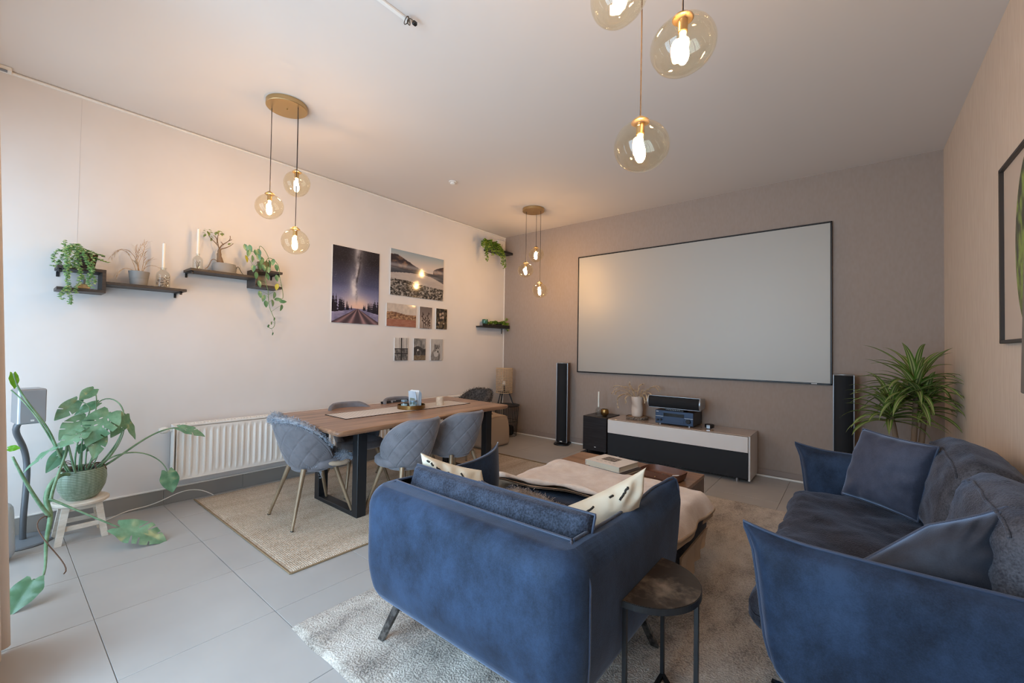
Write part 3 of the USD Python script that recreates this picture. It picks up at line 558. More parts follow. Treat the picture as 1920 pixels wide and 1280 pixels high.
HL = [[1.457, 2.266], [1.489, 2.263], [1.57, 2.243], [1.559, 2.191], [1.507, 2.168], [1.46, 2.16], [1.581, 2.145], [1.574, 2.108], [1.656, 2.149], [1.615, 2.105], [1.658, 2.094], [1.717, 2.117], [1.551, 2.023], [1.649, 2.024], [1.577, 1.945], [1.733, 2.022], [1.735, 1.938], [1.58, 1.846], [1.614, 1.814], [1.632, 1.761], [1.706, 1.851], [1.699, 1.776], [1.751, 1.818], [1.787, 1.799], [1.772, 1.736], [1.662, 1.553], [1.683, 1.581], [1.72, 1.625], [1.698, 1.481], [1.517, 2.081], [1.60, 2.17], [1.69, 2.17], [1.54, 2.23], [1.475, 2.215]]
stem_pts = np.vstack([spline(p, 60) for p in hs])
for i, (y, z) in enumerate(HL):
    c = np.array([-4.33, y, z]); nb = stem_pts[np.argmin(np.linalg.norm((stem_pts - c)[:, 1:], axis=1))]
    L = .034 if z < 1.63 else .07; d = np.array([.15, rnd.uniform(-.35, .35), -1.0]) if i not in (22, 23) else np.array([.2, 1, .1])
    base = c - d / np.linalg.norm(d) * L * .5 + [rnd.uniform(-.02, .015), 0, 0]
    obj('leaf', put(leaf_mesh(L, L * .52, .12, .15, 8, 4), base, d, (1, rnd.uniform(-.7, .7), .3)), m_yl if i in (5, 16) else m_hl, t, smooth=True)
    if np.linalg.norm(nb - base) > .012: obj('leaf_stalk', tube([nb, (nb + base) / 2 + [.004, 0, .004], base], .0012, 4), m_stem, t)

# ------------------------------------------------------------------ corner shelves with plants
m_bs = M('black_shelf', '#17181b', .5)
s1 = thing('corner_shelf', 'short black corner shelf high under the ceiling, holding a trailing plant', 'shelf', (XL, 5.2, 2.93))
obj('board', box(XL + .001, XL + .19, 4.90, YB - .02, 2.925, 2.945, .002), m_bs, s1); obj('front_edge', box(XL + .178, XL + .19, 4.90, YB - .02, 2.945, 2.96, .002), m_bs, s1)
s2 = thing('corner_shelf', 'short black corner shelf with raised lip, at mid height in the far corner', 'shelf', (XL, 5.07, 1.71))
obj('board', box(XL + .001, XL + .15, 4.75, 5.40, 1.705, 1.725, .002), m_bs, s2); obj('front_edge', box(XL + .14, XL + .15, 4.75, 5.40, 1.725, 1.757, .002), m_bs, s2); obj('bracket', box(XL + .05, XL + .06, 5.30, 5.31, 1.62, 1.705, .001), m_bs, s2)
def clump(name, label, base, pts, up, colors, pot):
    t = thing(name, label, 'plant', base)
    obj('pot', mv(lathe([(1e-4, .0005), (.05, .0005), (.06, pot), (.054, pot), (.05, pot - .01), (1e-4, pot - .012)], 20), base), m_black, t, smooth=35)
    for p in pts: m, c = leafy_strand(p, .014, .038, rnd, colors=colors); obj('trailing_stem', m, m_vleaf, t, col=c)
GR = ('#4d7328', '#7ea03a', '#a9bf55'); b = np.array([XL + .1, 5.0, 2.946])
pts = [[b + [0, .0, .09], b + [.03, dy * .5, .10], b + [.11, dy, dz * .3 + .02], b + [.12, dy + .01, dz]] for dy, dz in ((-.36, -.02), (-.32, .05), (-.26, -.22), (-.22, -.05), (-.14, -.12), (-.08, -.08), (0, -.1), (.08, -.24), (.12, -.1), (.14, -.28), (.05, -.05), (-.18, .08), (-.28, -.12))] + [[b + [0, 0, .06], b + [.04, dy * .7, .10], b + [.06, dy, dz]] for dy, dz in ((-.25, .11), (-.12, .13), (0, .12), (.1, .1), (-.3, .07))]
clump('trailing_fern', 'leafy green trailing plant on the top corner shelf', tuple(b), pts, 1, GR, .08)
b = np.array([XL + .075, 5.2, 1.726])
pts = [[b + [.0, 0, .05], b + [.02, dy * .6, .07], b + [.05, dy, dz]] for dy, dz in ((-.28, .04), (-.2, .07), (-.12, .08), (-.05, .07), (.02, .08), (.08, .1), (.14, .14), (.12, .02), (.17, .06), (-.15, .03), (-.24, .02), (.19, .03), (.05, .03), (.18, -.05), (-.32, .03))]
clump('leafy_plant', 'low bright green plant spilling over the middle corner shelf', tuple(b), pts, 1, GR, .05)
single('green_glass', lathe([(1e-4, .0005), (.026, .0005), (.05, .06), (.042, .105), (.040, .105), (.048, .06), (.024, .006), (1e-4, .006)], 24, (XL + .09, 4.86, 1.7255)), M('teal_glass', '#4f8b78', .15, transmission_weight=.5), 'green glass tumbler on the middle corner shelf', 'glass', smooth=40)
wb = thing('wall_box', 'small white box on the wall beneath the ceiling in the far corner', 'thermostat', (XL, 5.29, 3.09))
obj('case', box(XL + .001, XL + .05, 5.215, 5.375, 2.99, 3.165, .006), m_white, wb); obj('slot', box(XL + .0495, XL + .051, 5.29, 5.295, 3.02, 3.10), m_black, wb)
# ------------------------------------------------------------------ stool, monstera, stand speaker, cord
m_stoolw = wood('white_washed_wood', '#cbbfae', '#ece5da', (3, 3, 14), 2.0, .6)
t = thing('stool', 'low white-washed wooden stool under the green plant pot', 'stool', (-4.25, .43, 0))
sx, sy = -4.25, .43
obj('seat', mv(lathe([(1e-4, .0), (.138, .0), (.148, .008), (.148, .02), (.14, .027), (1e-4, .027)], 40), (sx, sy, .243)), m_stoolw, t, smooth=35)
def leg_box(a, b, w0, w1):
    a, b = np.asarray(a, float), np.asarray(b, float); v = []
    for c, w in ((a, w0), (b, w1)):
        for dx, dy in ((-1, -1), (1, -1), (1, 1), (-1, 1)): v.append(c + [dx * w[0], dy * w[1], 0])
    return np.array(v), np.array([[0, 3, 2, 1], [4, 5, 6, 7], [0, 1, 5, 4], [1, 2, 6, 5], [2, 3, 7, 6], [3, 0, 4, 7]])
for dx in (-1, 1):
    for dy in (-1, 1): obj('leg', leg_box((sx + dx * .105, sy + dy * .115, .0005), (sx + dx * .08, sy + dy * .08, .244), (.017, .017), (.019, .019)), m_stoolw, t)
for dx in (-1, 1): obj('rail', box(sx + dx * .095 - .009, sx + dx * .095 + .009, sy - .09, sy + .09, .085, .115, .002), m_stoolw, t)
for dx in (-1, 1): obj('apron', box(sx + dx * .08 - .008, sx + dx * .08 + .008, sy - .07, sy + .07, .21, .2435, .002), m_stoolw, t)
m_pot = usdkit.material(stage, '/World/Looks/green_glazed_pot', {'g': ('geometry', {}), 'w': ('wave_texture', {'bands_direction': 'z', 'scale': 28.0, 'distortion': .4, 'detail': 1.0}), 'tc': ('texture_coordinate', {}), 'm': ('mapping', {'scale': (60, 60, 2.5)}), 'n': ('noise_texture', {'scale': 1.0, 'detail': 3.0}),
    'mu': ('math', {'math_type': 'multiply'}), 'r': ('rgb_ramp', {'ramp': [(.06, lin('#64765f')), (.3, lin('#879986')), (.55, lin('#b0bfad'))]}), 'b': ('bump', {'strength': .5, 'distance': .002}), 'p': ('principled_bsdf', {'roughness': .35})},
    [('g.position', 'w.vector'), ('g.position', 'm.vector'), ('m.vector', 'n.vector'), ('w.fac', 'mu.value1'), ('n.fac', 'mu.value2'), ('mu.value', 'r.fac'), ('r.color', 'p.base_color'), ('mu.value', 'b.height'), ('b.normal', 'p.normal')], surface='p.BSDF')
t = thing('monstera', 'large monstera with split leaves and long stems in a green glazed pot', 'plant', (-4.25, .432, .2705))
PC = (-4.25, .432, .2705)
obj('pot', lathe([(1e-4, .0005), (.075, .0005), (.098, .025), (.122, .08), (.130, .135), (.126, .185), (.119, .212), (.112, .214), (.109, .205), (.114, .18), (1e-4, .178)], 48, PC), m_pot, t, smooth=40)
obj('soil', noisy(mv(cyl(.112, .165, .19, n=28), PC), .008, 50, 2), m_soil, t)
m_ms = M('monstera_stem', '#5f8562', .45, noise=(12, '#86a583', .4, .6)); m_aer = M('aerial_root', '#6a5142', .8)
m_ml = M('monstera_leaf', '#5a8c69', .25, noise=(7, '#86b390', .4, .65), leaf=.10, coat_weight=.6, coat_roughness=.22)
m_mly = M('young_leaf', '#6fae2e', .35, leaf=.25)
def mono_leaf(L, W, splits=3, holes=2, bend=.25, fold=.2, seed=0, side=0):
    r = np.random.default_rng(seed); a = np.linspace(0, 2 * PI, 72, endpoint=False)
    th = a; rr = (1 - .10 * np.cos(th)) ; x = .5 - .5 * np.cos(th); 
    u = np.linspace(0, 1, 36); w = np.sin(PI * u ** .72) ** .85 * (1 - .12 * u)
    up = np.stack([u * 1.0 - .10 * (np.abs(w) > .3) * np.exp(-(u / .18) ** 2), w * .5], 1); lobe = np.array([[.02, .03], [-.09, .13], [-.12, .24]])
    top = np.vstack([[[0.0, 0]], lobe, up[5:]]); bot = top[::-1] * [1, -1]
    poly = sg.Polygon(np.vstack([top, bot[1:-1]])).buffer(0)
    if poly.geom_type != 'Polygon': poly = max(poly.geoms, key=lambda q: q.area)
    for s in (-1, 1):
        if side and s != side: continue
        for k in range(splits):
            xx = .22 + .55 * (k + .5) / max(splits, 1) + r.uniform(-.03, .03)
            poly = poly.difference(sg.Polygon([(xx - .005, s * .19), (xx + .012, s * .16), (xx + .19, s * .62), (xx + .125, s * .66)]))
        for k in range(holes): poly = poly.difference(affinity.rotate(affinity.scale(sg.Point(.25 + .22 * k, s * .1).buffer(1, 6), .05, .02), s * 45))
    if poly.geom_type != 'Polygon': poly = max(poly.geoms, key=lambda q: q.area)
    cs = mf.CrossSection([np.array(poly.exterior.coords)[:-1]] + [np.array(h.coords)[:-1] for h in poly.interiors], mf.FillRule.EvenOdd)
    v, f = V(mf.Manifold.extrude(cs, .006).refine_to_length(.07)); x, y, z = v.T
    X, Y = x * L, y * W; Z = z * .25 * L - bend * L * x ** 2 + fold * np.abs(Y) + .02 * L * np.sin(x * 16) * np.abs(y) * 2 - .25 * W * y * y
    return np.stack([X, Y, Z], 1), f
LV = [  # base, tip, width, up direction, splits, holes, bend
 ((-4.28, .40, .958), (-4.24, .289, .838), .10, (1, -.1, .3), 1, 0, .1), ((-4.33, .488, 1.03), (-4.25, .41, .972), .085, (.8, .2, .8), 0, 0, .15), ((-4.36, .513, .924), (-4.32, .39, .865), .07, (.9, .2, .9), 0, 0, .2),
 ((-4.18, .439, .847), (-4.05, .300, .755), .15, (.75, -.2, .8), 2, 1, .2), ((-4.16, .555, .872), (-4.0, .425, .715), .20, (.9, -.1, .75), 3, 2, .25), ((-4.2, .635, .84), (-4.12, .575, .70), .12, (.8, .5, .5), 1, 0, .2),
 ((-4.2, .638, .825), (-4.17, .708, .655), .06, (.9, .5, .2), 0, 0, .1), ((-4.27, .982, .687), (-4.2, 1.15, .635), .10, (.55, -.1, .9), 1, 1, .25), ((-4.22, .905, .361), (-4.16, .935, .205), .13, (1, .1, .25), 0, 0, .12),
 ((-3.86, .575, .125), (-3.68, .80, .022), .20, (.45, -.1, 1), 3, 0, .12), ((-3.40, .174, .101), (-3.27, .095, .016), .14, (.6, -.2, .9), 0, 0, .12), ((-4.1, .337, .706), (-3.97, .125, .628), .055, (.2, -.4, 1), 2, 0, .3),
 ((-4.12, .326, .646), (-4.08, .248, .52), .08, (1, -.1, .3), 0, 1, .1), ((-4.08, .421, .763), (-3.98, .30, .715), .13, (.5, -.1, 1), 2, 1, .2), ((-4.03, .093, 1.172), (-4.01, .105, 1.08), .05, (.9, .5, 0), 0, 0, .1),
 ((-4.1, .085, .70), (-4.08, .135, .70), .05, (.7, 0, .7), 0, 0, .1), ((-4.2, .484, .633), (-4.14, .44, .618), .05, (.6, .1, .8), 0, 0, .1), ((-4.15, .421, .664), (-4.1, .398, .615), .05, (.8, 0, .5), 0, 0, .1), ((-4.1, .50, .74), (-3.98, .46, .60), .10, (1, 0, .5), 1, 0, .2)]
for i, (b, e, w, up, sp, ho, bd) in enumerate(LV):
    b, e = np.array(b), np.array(e); w = w * 1.02; e = b + (e - b) * 1.02; obj('leaf', put(mono_leaf(np.linalg.norm(e - b), w, sp, ho, bd, .18, i), b, e - b, up), m_mly if i in (14, 15) else m_ml, t, smooth=50)
top = np.array([PC[0], PC[1], PC[2] + .17])
ST = [([(.02, -.03, 0), (-4.26, .40, .62), (-4.28, .44, .80), (-4.22, .455, .90), (-4.28, .40, .958)], .005), ([(.0, .02, 0), (-4.3, .47, .7), (-4.32, .50, .9), (-4.33, .488, 1.03)], .0045), ([(.01, .05, 0), (-4.28, .61, .62), (-4.27, .645, .75), (-4.30, .63, .90), (-4.36, .57, .95), (-4.36, .513, .924)], .0055),
 ([(.03, -.02, 0), (-4.2, .42, .65), (-4.18, .439, .847)], .006), ([(.04, .01, 0), (-4.17, .50, .62), (-4.17, .55, .78), (-4.16, .555, .872)], .006), ([(.03, .05, 0), (-4.2, .60, .62), (-4.2, .635, .84)], .0055), ([(.02, .06, 0), (-4.22, .625, .65), (-4.2, .638, .825)], .004),
 ([(.0, .05, .0), (-4.23, .62, .53), (-4.25, .78, .64), (-4.27, .90, .685), (-4.27, .982, .687)], .007), ([(.02, .05, .01), (-4.2, .60, .545), (-4.2, .72, .545), (-4.21, .84, .47), (-4.22, .905, .361)], .005),
 ([(.06, -.03, .01), (-4.09, .36, .60), (-4.1, .345, .68), (-4.1, .337, .706)], .007), ([(.05, -.04, 0), (-4.13, .335, .56), (-4.12, .326, .646)], .004), ([(.05, 0, 0), (-4.12, .41, .62), (-4.08, .421, .763)], .005), ([(.02, .0, 0), (-4.2, .47, .55), (-4.2, .484, .633)], .003), ([(.03, -.01, 0), (-4.16, .42, .58), (-4.15, .421, .664)], .003), ([(.05, .02, 0), (-4.12, .5, .62), (-4.1, .50, .74)], .004),
 ([(.03, -.06, .01), (-4.08, .295, .66), (-4.03, .242, .819), (-4.02, .1535, .996), (-4.03, .093, 1.172)], .007), ([(.03, -.05, .01), (-4.08, .285, .68), (-4.01, .193, .897), (-4.02, .087, 1.071)], .005),
 # thick stem creeping out of the pot and down to the floor
 ([(.07, -.05, .01), (-4.09, .285, .46), (-4.05, .252, .379), (-4.02, .255, .32), (-4.0, .267, .27), (-3.92, .256, .19), (-3.7, .235, .13), (-3.45, .206, .075), (-3.40, .174, .101)], np.array([.011, .013, .014, .014, .012, .009, .007, .005, .004])),
 ([(-3.98, .262, .262), (-3.95, .20, .40), (-3.92, .14, .56), (-3.90, .10, .68)], .010), ([(-4.03, .262, .36), (-3.97, .38, .27), (-3.90, .50, .18), (-3.86, .575, .125)], .007), ([(-4.03, .27, .34), (-4.05, .30, .50), (-4.09, .335, .64), (-4.1, .337, .70)], .008)]
for p, r_ in ST:
    p = [tuple(top + q) if k == 0 and abs(q[0]) < 1 else q for k, q in enumerate(p)]; P = spline(p, 24)
    rr = np.interp(np.linspace(0, 1, 24), np.linspace(0, 1, len(r_)), r_) if np.ndim(r_) else np.linspace(r_ * 1.15, r_ * .7, 24)
    obj('stem', tube(P, rr, 8), m_ms, t, smooth=True)
for k in range(12):
    a = rnd.uniform(0, 6.28); q = top + [.09 * math.cos(a), .09 * math.sin(a), 0]
    obj('aerial_root', tube(spline([top + [.03 * math.cos(a), .03 * math.sin(a), .04], q + [0, 0, .05 + .05 * rnd.random()], q + [.04 * math.cos(a), .04 * math.sin(a), rnd.uniform(-.0, .09)]], 10), .0028, 5), m_aer, t)
obj('aerial_root', tube(spline([(-3.95, .25, .26), (-3.9, .23, .285), (-3.88, .21, .27), (-3.75, .26, .13), (-3.55, .30, .03)], 18), .0035, 6), m_aer, t)
# loudspeaker on a stand
t = thing('surround_speaker', 'small silver loudspeaker on a slim grey stand behind the curtain edge', 'speaker', (-4.42, .13, 0))
def plate(y0, y1, z0, z1, x0, x1): return box(x0, x1, y0, y1, z0, z1, .006)
obj('cabinet', mv(rot(box(-.09, .08, -.062, .062, .844, 1.066, .006), [0, 0, 1], 8), (-4.16, .168, 0)), m_silver, t)
obj('grille', mv(rot(box(.08, .092, -.056, .06, .85, 1.06, .004), [0, 0, 1], 8), (-4.16, .168, 0)), M('silver_grille', '#8d9196', .6, bump=(500, .3, .001)), t)
obj('badge', mv(rot(box(.092, .0935, -.008, .008, .862, .873), [0, 0, 1], 8), (-4.16, .168, 0)), M('badge_white', '#d8dadb', .4), t)
obj('pole', tube(spline([(-4.2, .13, .845), (-4.25, .12, .78), (-4.33, .15, .68), (-4.38, .175, .55), (-4.40, .175, .3), (-4.41, .172, .02)], 24), .017, 12), M('stand_grey', '#6f7378', .4, metallic=.5), t, smooth=60)
obj('base', lathe([(1e-4, .0005), (.16, .0005), (.163, .006), (.155, .014), (.03, .02), (1e-4, .022)], 40, (-4.40, .16, 0)), M('stand_base', '#7d838a', .45), t, smooth=40)
single('plastic_bag', noisy(rbox(-4.20, -4.03, .0, .125, .004, .36, .06), .015, 10, 2), M('pale_plastic', '#b9c2cc', .35, bump=(20, .4, .01)), 'pale grey crumpled bag standing by the speaker stand behind the curtain', 'bag', smooth=True)
single('power_cord', tube(spline([(-4.44, .18, .004), (-4.45, .30, .004), (-4.47, .48, .004), (-4.46, .58, .006), (-4.49, .70, .03), (-4.50, .80, .035), (-4.51, .92, .05), (-4.51, 1.05, .09), (-4.49, 1.3, .012)], 60), .004, 6), m_white, 'thin white power cord lying along the skirting under the radiator end', 'cord', smooth=True)
# ------------------------------------------------------------------ curtain and its rail
m_curt = M('curtain_fabric', '#d3c6ba', .85, bump=(220, .25, .001), sheen_weight=.2)
t = thing('curtain', 'heavy beige floor-length curtain gathered at the left edge of view', 'curtain', (-2.65, .0, 0))
def cf(u, v):
    x = -2.93 + .62 * u; z = .012 + (H - .05) * v; flare = 1 - .25 * v; a = 2 * PI * (u * 5.5)
    y = -.035 + .055 * np.cos(a) * flare + .012 * np.sin(a * .5 + v * 3) ; env = np.clip(1.0 - .85 * np.clip(u * 6 - .5, 0, 1), .12, 1)
    y = np.where(u < .25, -.028 + (.072 * np.cos(a * 1.0) * flare + .005) * (1 - u * 2), -.06 + .035 * np.cos(a) * flare)
    return np.stack([x + .012 * np.sin(a * 2), y - .10 * v + .041, z], -1)
cm, cfaces = grid(cf, 150, 40); obj('panel', cat((cm, cfaces), (cm + [0, -.004, 0], cfaces[:, ::-1])), m_curt, t, smooth=True)
obj('heading', cat(*[box(-2.92 + .06 * k, -2.905 + .06 * k, -.06, -.03, H - .045, H - .03) for k in range(11)]), m_curt, t, kind='stuff')
t = thing('curtain_rail', 'white double curtain rail screwed to the ceiling at the left edge', 'curtain rail', (-3.4, 0, H - .02))
obj('rail', cat(box(-4.53, -.3, -.085, -.02, H - .012, H - .001, .002), box(-4.53, -.3, -.032, -.02, H - .028, H - .012, .002), box(-4.53, -.3, -.085, -.073, H - .028, H - .012, .002)), m_white, t)
obj('end_cap', box(-4.55, -4.49, -.09, .05, H - .03, H - .001, .003), m_white, t)
obj('glider', box(-4.52, -4.484, -.01, .03, H - .034, H - .03, .001), M('glider_grey', '#7b7f84', .5), t)

# ------------------------------------------------------------------ dining table
m_top = wood('acacia_top', '#6b4a37', '#b28766', (11, .9, 11), 1.4, .33, coat_weight=.25, coat_roughness=.25)
t = thing('dining_table', 'long live-edge wooden dining table on square black steel frames', 'table', (-3.46, 2.65, 0))
def edge_line(a, b, n, amp, seed):
    s = np.linspace(0, 1, n)[:, None]; a, b = np.array(a), np.array(b); p = a * (1 - s) + b * s; d = (b - a) / np.linalg.norm(b - a); nn = np.array([-d[1], d[0]])
    w = (meshkit.fbm(np.stack([p[:, 0] * 2.5, p[:, 1] * 2.5, 0 * p[:, 0] + seed], 1), 3, seed) - .5) * 2 * amp * np.sin(PI * s[:, 0]) ** .3
    return p + nn * w[:, None]
A, B_, C_, D_ = (-4.045, 1.648), (-2.875, 1.58), (-2.965, 3.62), (-4.045, 3.70)
ol = np.vstack([edge_line(A, B_, 12, .004, 1)[:-1], edge_line(B_, C_, 40, .028, 2)[:-1], edge_line(C_, D_, 12, .004, 3)[:-1], edge_line(D_, A, 40, .028, 4)[:-1]])
cen = ol.mean(0); rings = []
for off, z in ((.035, .7105), (.012, .716), (.0, .735), (.006, .748), (.014, .7535)):
    d = cen - ol; inn = ol + d / np.linalg.norm(d, axis=1, keepdims=True) * off; rings.append(np.c_[inn, np.full(len(ol), z)])
n = len(ol); v = np.vstack(rings + [[[*cen, .7535]], [[*cen, .7105]]]); f = []
for k in range(4):
    for i in range(n): j = (i + 1) % n; f += [[k * n + i, k * n + j, (k + 1) * n + j], [k * n + i, (k + 1) * n + j, (k + 1) * n + i]]
for i in range(n): j = (i + 1) % n; f += [[4 * n + i, 4 * n + j, 5 * n], [j, i, 5 * n + 1]]
obj('tabletop', (v, np.array(f)), m_top, t, smooth=35)
for y in (1.85, 3.36):
    obj('leg_frame', cat(box(-3.74, -3.665, y, y + .085, .01, .71, .004), box(-3.125, -3.05, y, y + .085, .01, .71, .004), box(-3.665, -3.125, y, y + .085, .01, .045, .004), box(-3.74, -3.05, y, y + .085, .70, .7105, .002)), m_black_metal, t)
TT = .7537
m_run = usdkit.material(stage, '/World/Looks/runner_weave', {'g': ('geometry', {}), 'w': ('wave_texture', {'bands_direction': 'y', 'scale': 15.0, 'distortion': .5}), 'w2': ('wave_texture', {'bands_direction': 'x', 'scale': 30.0, 'distortion': 1.0}), 'mu': ('math', {'math_type': 'multiply'}),
    'r': ('rgb_ramp', {'ramp': [(.1, lin('#d8d2cd')), (.45, lin('#cbc3bd')), (.75, lin('#6f655f'))]}), 'p': ('principled_bsdf', {'roughness': .9})}, [('g.position', 'w.vector'), ('g.position', 'w2.vector'), ('w.fac', 'mu.value1'), ('w2.fac', 'mu.value2'), ('mu.value', 'r.fac'), ('r.color', 'p.base_color')], surface='p.BSDF')
t = thing('table_runner', 'cream woven runner with dark edging laid along the table', 'table runner', (-3.5, 2.65, TT))
obj('cloth', box(-3.675, -3.33, 1.905, 3.385, TT + .0003, TT + .003), m_run, t)
obj('edging', cat(box(-3.681, -3.675, 1.9, 3.39, TT + .0003, TT + .004), box(-3.33, -3.324, 1.9, 3.39, TT + .0003, TT + .004), box(-3.675, -3.33, 1.899, 1.905, TT + .0003, TT + .004), box(-3.675, -3.33, 3.385, 3.391, TT + .0003, TT + .004)), M('dark_edging', '#2b2726', .9), t)
RT = TT + .0032; tc = (-3.47, 2.69, RT)
t = thing('round_tray', 'round brass-rimmed tray on the runner holding jars and a napkin stand', 'tray', tc)
obj('base', mv(cyl(.135, .0005, .006, n=48), tc), M('tray_wood', '#7b5a3a', .5), t); obj('rim', lathe([(.135, .0005), (.138, .0005), (.138, .038), (.135, .038), (.135, .006)], 64, tc), M('amber_rim', '#8a6a3c', .3, metallic=.8), t, smooth=30)
m_jar = thin_glass('jar_glass', (.85, .93, .95))
for q, lab in (((-3.52, 2.64), 'glass spice jar with grey-blue lid, nearer of two on the tray'), ((-3.43, 2.68), 'glass spice jar with grey-blue lid, farther of two on the tray')):
    c = (*q, RT + .0062); j = thing('spice_jar', lab, 'jar', c)
    obj('glass', lathe([(1e-4, .0005), (.033, .0005), (.036, .006), (.036, .045), (.03, .055), (.03, .06)], 28, c), m_jar, j, smooth=40); obj('contents', mv(cyl(.031, .004, .035, n=20), c), M('salt', '#c6d2d4', .8), j); obj('lid', mv(cyl(.032, .06, .078, n=28, b=.003), c), M('blue_grey_lid', '#7f97a8', .35, metallic=.3), j, smooth=35)
c = (-3.50, 2.76, RT + .0062); t = thing('napkin_holder', 'white holder of upright paper napkins on the round tray', 'napkin holder', c)
obj('holder', cat(box(c[0] - .04, c[0] + .04, c[1] - .035, c[1] - .03, c[2] + .0005, c[2] + .09, .001), box(c[0] - .04, c[0] + .04, c[1] + .03, c[1] + .035, c[2] + .0005, c[2] + .09, .001), box(c[0] - .04, c[0] + .04, c[1] - .03, c[1] + .03, c[2] + .0005, c[2] + .005, .001)), M('holder_steel', '#9fb0a8', .3, metallic=.5), t)
for k in range(7):
    def nf(u, v, k=k): return np.stack([c[0] - .065 + .13 * u, c[1] - .026 + .0085 * k + .012 * np.sin(u * 5 + k) * v ** 2 + (k - 3) * .004 * v, c[2] + .006 + (.165 - .006 * abs(k - 2)) * v], -1)
    g, gf = grid(nf, 10, 8); obj('napkin', cat((g, gf), (g + [0, .002, 0], gf[:, ::-1])), M('paper_white', '#eceff2', .8) if k % 3 else M('paper_blue', '#b9c6d4', .8), t, smooth=True)
c = (-3.45, 3.05, RT); t = thing('table_candle', 'short cream pillar candle standing on the woven runner', 'candle', c)
obj('candle', mv(lathe([(1e-4, .0005), (.041, .0005), (.041, .082), (.037, .088), (.03, .08), (1e-4, .078)], 32), c), M('cream_wax', '#d9c6b0', .6, noise=(20, '#c4ac93', .4, .7)), t, smooth=40); obj('wick', mv(tube([(0, 0, .077), (.001, 0, .086)], .001, 5), c), m_black, t)

# ------------------------------------------------------------------ dining chairs
m_chair = M('grey_velvet', '#67666a', .75, noise=(14, '#77757a', .3, .7), sheen_weight=.4, sheen_roughness=.4, sheen_tint=(.85, .87, .95), specular_ior_level=.25)
m_cleg = wood('bronzed_leg', '#74604b', '#a08a6f', (6, 6, .8), 2.0, .35, metallic=.35)
def shell(n_u=110, n_v=60):
    TH = math.radians(112)
    def ztop(a): s = np.clip((np.abs(a) - math.radians(32)) / math.radians(80), 0, 1); return .785 - .29 * s ** 1.7 - .012 * (np.abs(a) / TH) ** 2
    def f(u, v, off):
        a = (u * 2 - 1) * TH; z = .385 + (ztop(a) - .385) * v; hgt = (z - .405) / .4
        fl = .60 + .40 * np.clip(hgt * 1.25, 0, 1) ** .55; rx, ry = (.262 + off) * fl, (.255 + off) * fl
        lean = .045 * hgt * np.cos(a)
        s = a * .27; q = 0
        if off >= 0:
            p1 = (s + (z - .4) * .95) / .15; p2 = (s - (z - .4) * .95) / .15
            d = np.minimum(np.abs(p1 - np.round(p1)), np.abs(p2 - np.round(p2))) * .15; q = -.0055 * np.exp(-(d / .005) ** 2) * np.clip((1 - v) * 8, 0, 1) * np.clip(v * 8, 0, 1)
        return np.stack([np.sin(a) * (rx + q), -np.cos(a) * (ry + q) - lean, z], -1)
    o, fo = grid(lambda u, v: f(u, v, 0.0), n_u, n_v); i, fi = grid(lambda u, v: f(u, v, -.036), n_u, n_v)
    m = n_u * n_v; loop = [k * n_v for k in range(n_u)] + [(n_u - 1) * n_v + k for k in range(1, n_v)] + [k * n_v + n_v - 1 for k in range(n_u - 2, -1, -1)] + [k for k in range(n_v - 2, 0, -1)]
    L = np.array(loop); mid = (o[L] + i[L]) / 2; c = np.array([0, 0, .6]); out = o[L] - o[np.roll(L, 0)]
    nb = []                                     # rounded rim: one extra ring pushed outwards
    for idx in L:
        uu, vv = divmod(idx, n_v); e = np.zeros(3)
        if vv == n_v - 1: e += [0, 0, .014]
        if vv == 0: e += [0, 0, -.008]
        if uu in (0, n_u - 1): e += [0, .012, .0]
        nb.append(e)
    ring = mid + np.array(nb); v = np.vstack([o, i, ring]); k = np.arange(len(L)); k2 = (k + 1) % len(L)
    f1 = np.stack([L[k], L[k2], 2 * m + k2, 2 * m + k], 1); f2 = np.stack([2 * m + k, 2 * m + k2, m + L[k2], m + L[k]], 1)
    return v, np.vstack([fo, fi[:, ::-1] + m, f1[:, ::-1], f2[:, ::-1]])
def make_chair(loc, rotz, label, group=None):
    t = thing('dining_chair', label, 'chair', loc, rotz, group)
    obj('backrest', shell(), m_chair, t, smooth=True, local=True)
    pr = []
    for z, s in ((.395, .80), (.402, .93), (.42, 1.0), (.455, 1.0), (.468, .95), (.474, .82), (.477, .4)): pr.append((s, z))
    a = np.arange(40) * 2 * PI / 40; sh = np.stack([np.sign(np.cos(a)) * np.abs(np.cos(a)) ** .75 * (.215 - .055 * (np.sin(a) < 0) * np.abs(np.sin(a))), np.sign(np.sin(a)) * np.abs(np.sin(a)) ** .75 * np.where(np.sin(a) < 0, .14, .225) + .02], 1)
    v = np.vstack([np.c_[sh * s, np.full(40, z)] for s, z in pr] + [[[0, 0.015, .477]], [[0, .015, .395]]]); f = []
    for k in range(len(pr) - 1):
        for i in range(40): j = (i + 1) % 40; f += [[k * 40 + i, k * 40 + j, (k + 1) * 40 + j], [k * 40 + i, (k + 1) * 40 + j, (k + 1) * 40 + i]]
    e = (len(pr) - 1) * 40
    for i in range(40): j = (i + 1) % 40; f += [[e + i, e + j, len(v) - 2], [j, i, len(v) - 1]]
    obj('seat', (v, np.array(f)), m_chair, t, smooth=True, local=True)
    for sx_ in (-1, 1):
        for sy_ in (-1, 1):
            a, b = np.array([sx_ * .13, sy_ * .12, .41]), np.array([sx_ * .235, sy_ * .235, .001]); s = np.linspace(0, 1, 6)[:, None]
            L = obj('leg', tube(a * (1 - s) + b * s, np.linspace(.019, .0105, 6), 12), m_cleg, t, smooth=50, local=True)
            obj('foot_cap', tube([b + (a - b) * .012, b], .0115, 10), m_black, L, local=True)
    return t
CZ = .0108
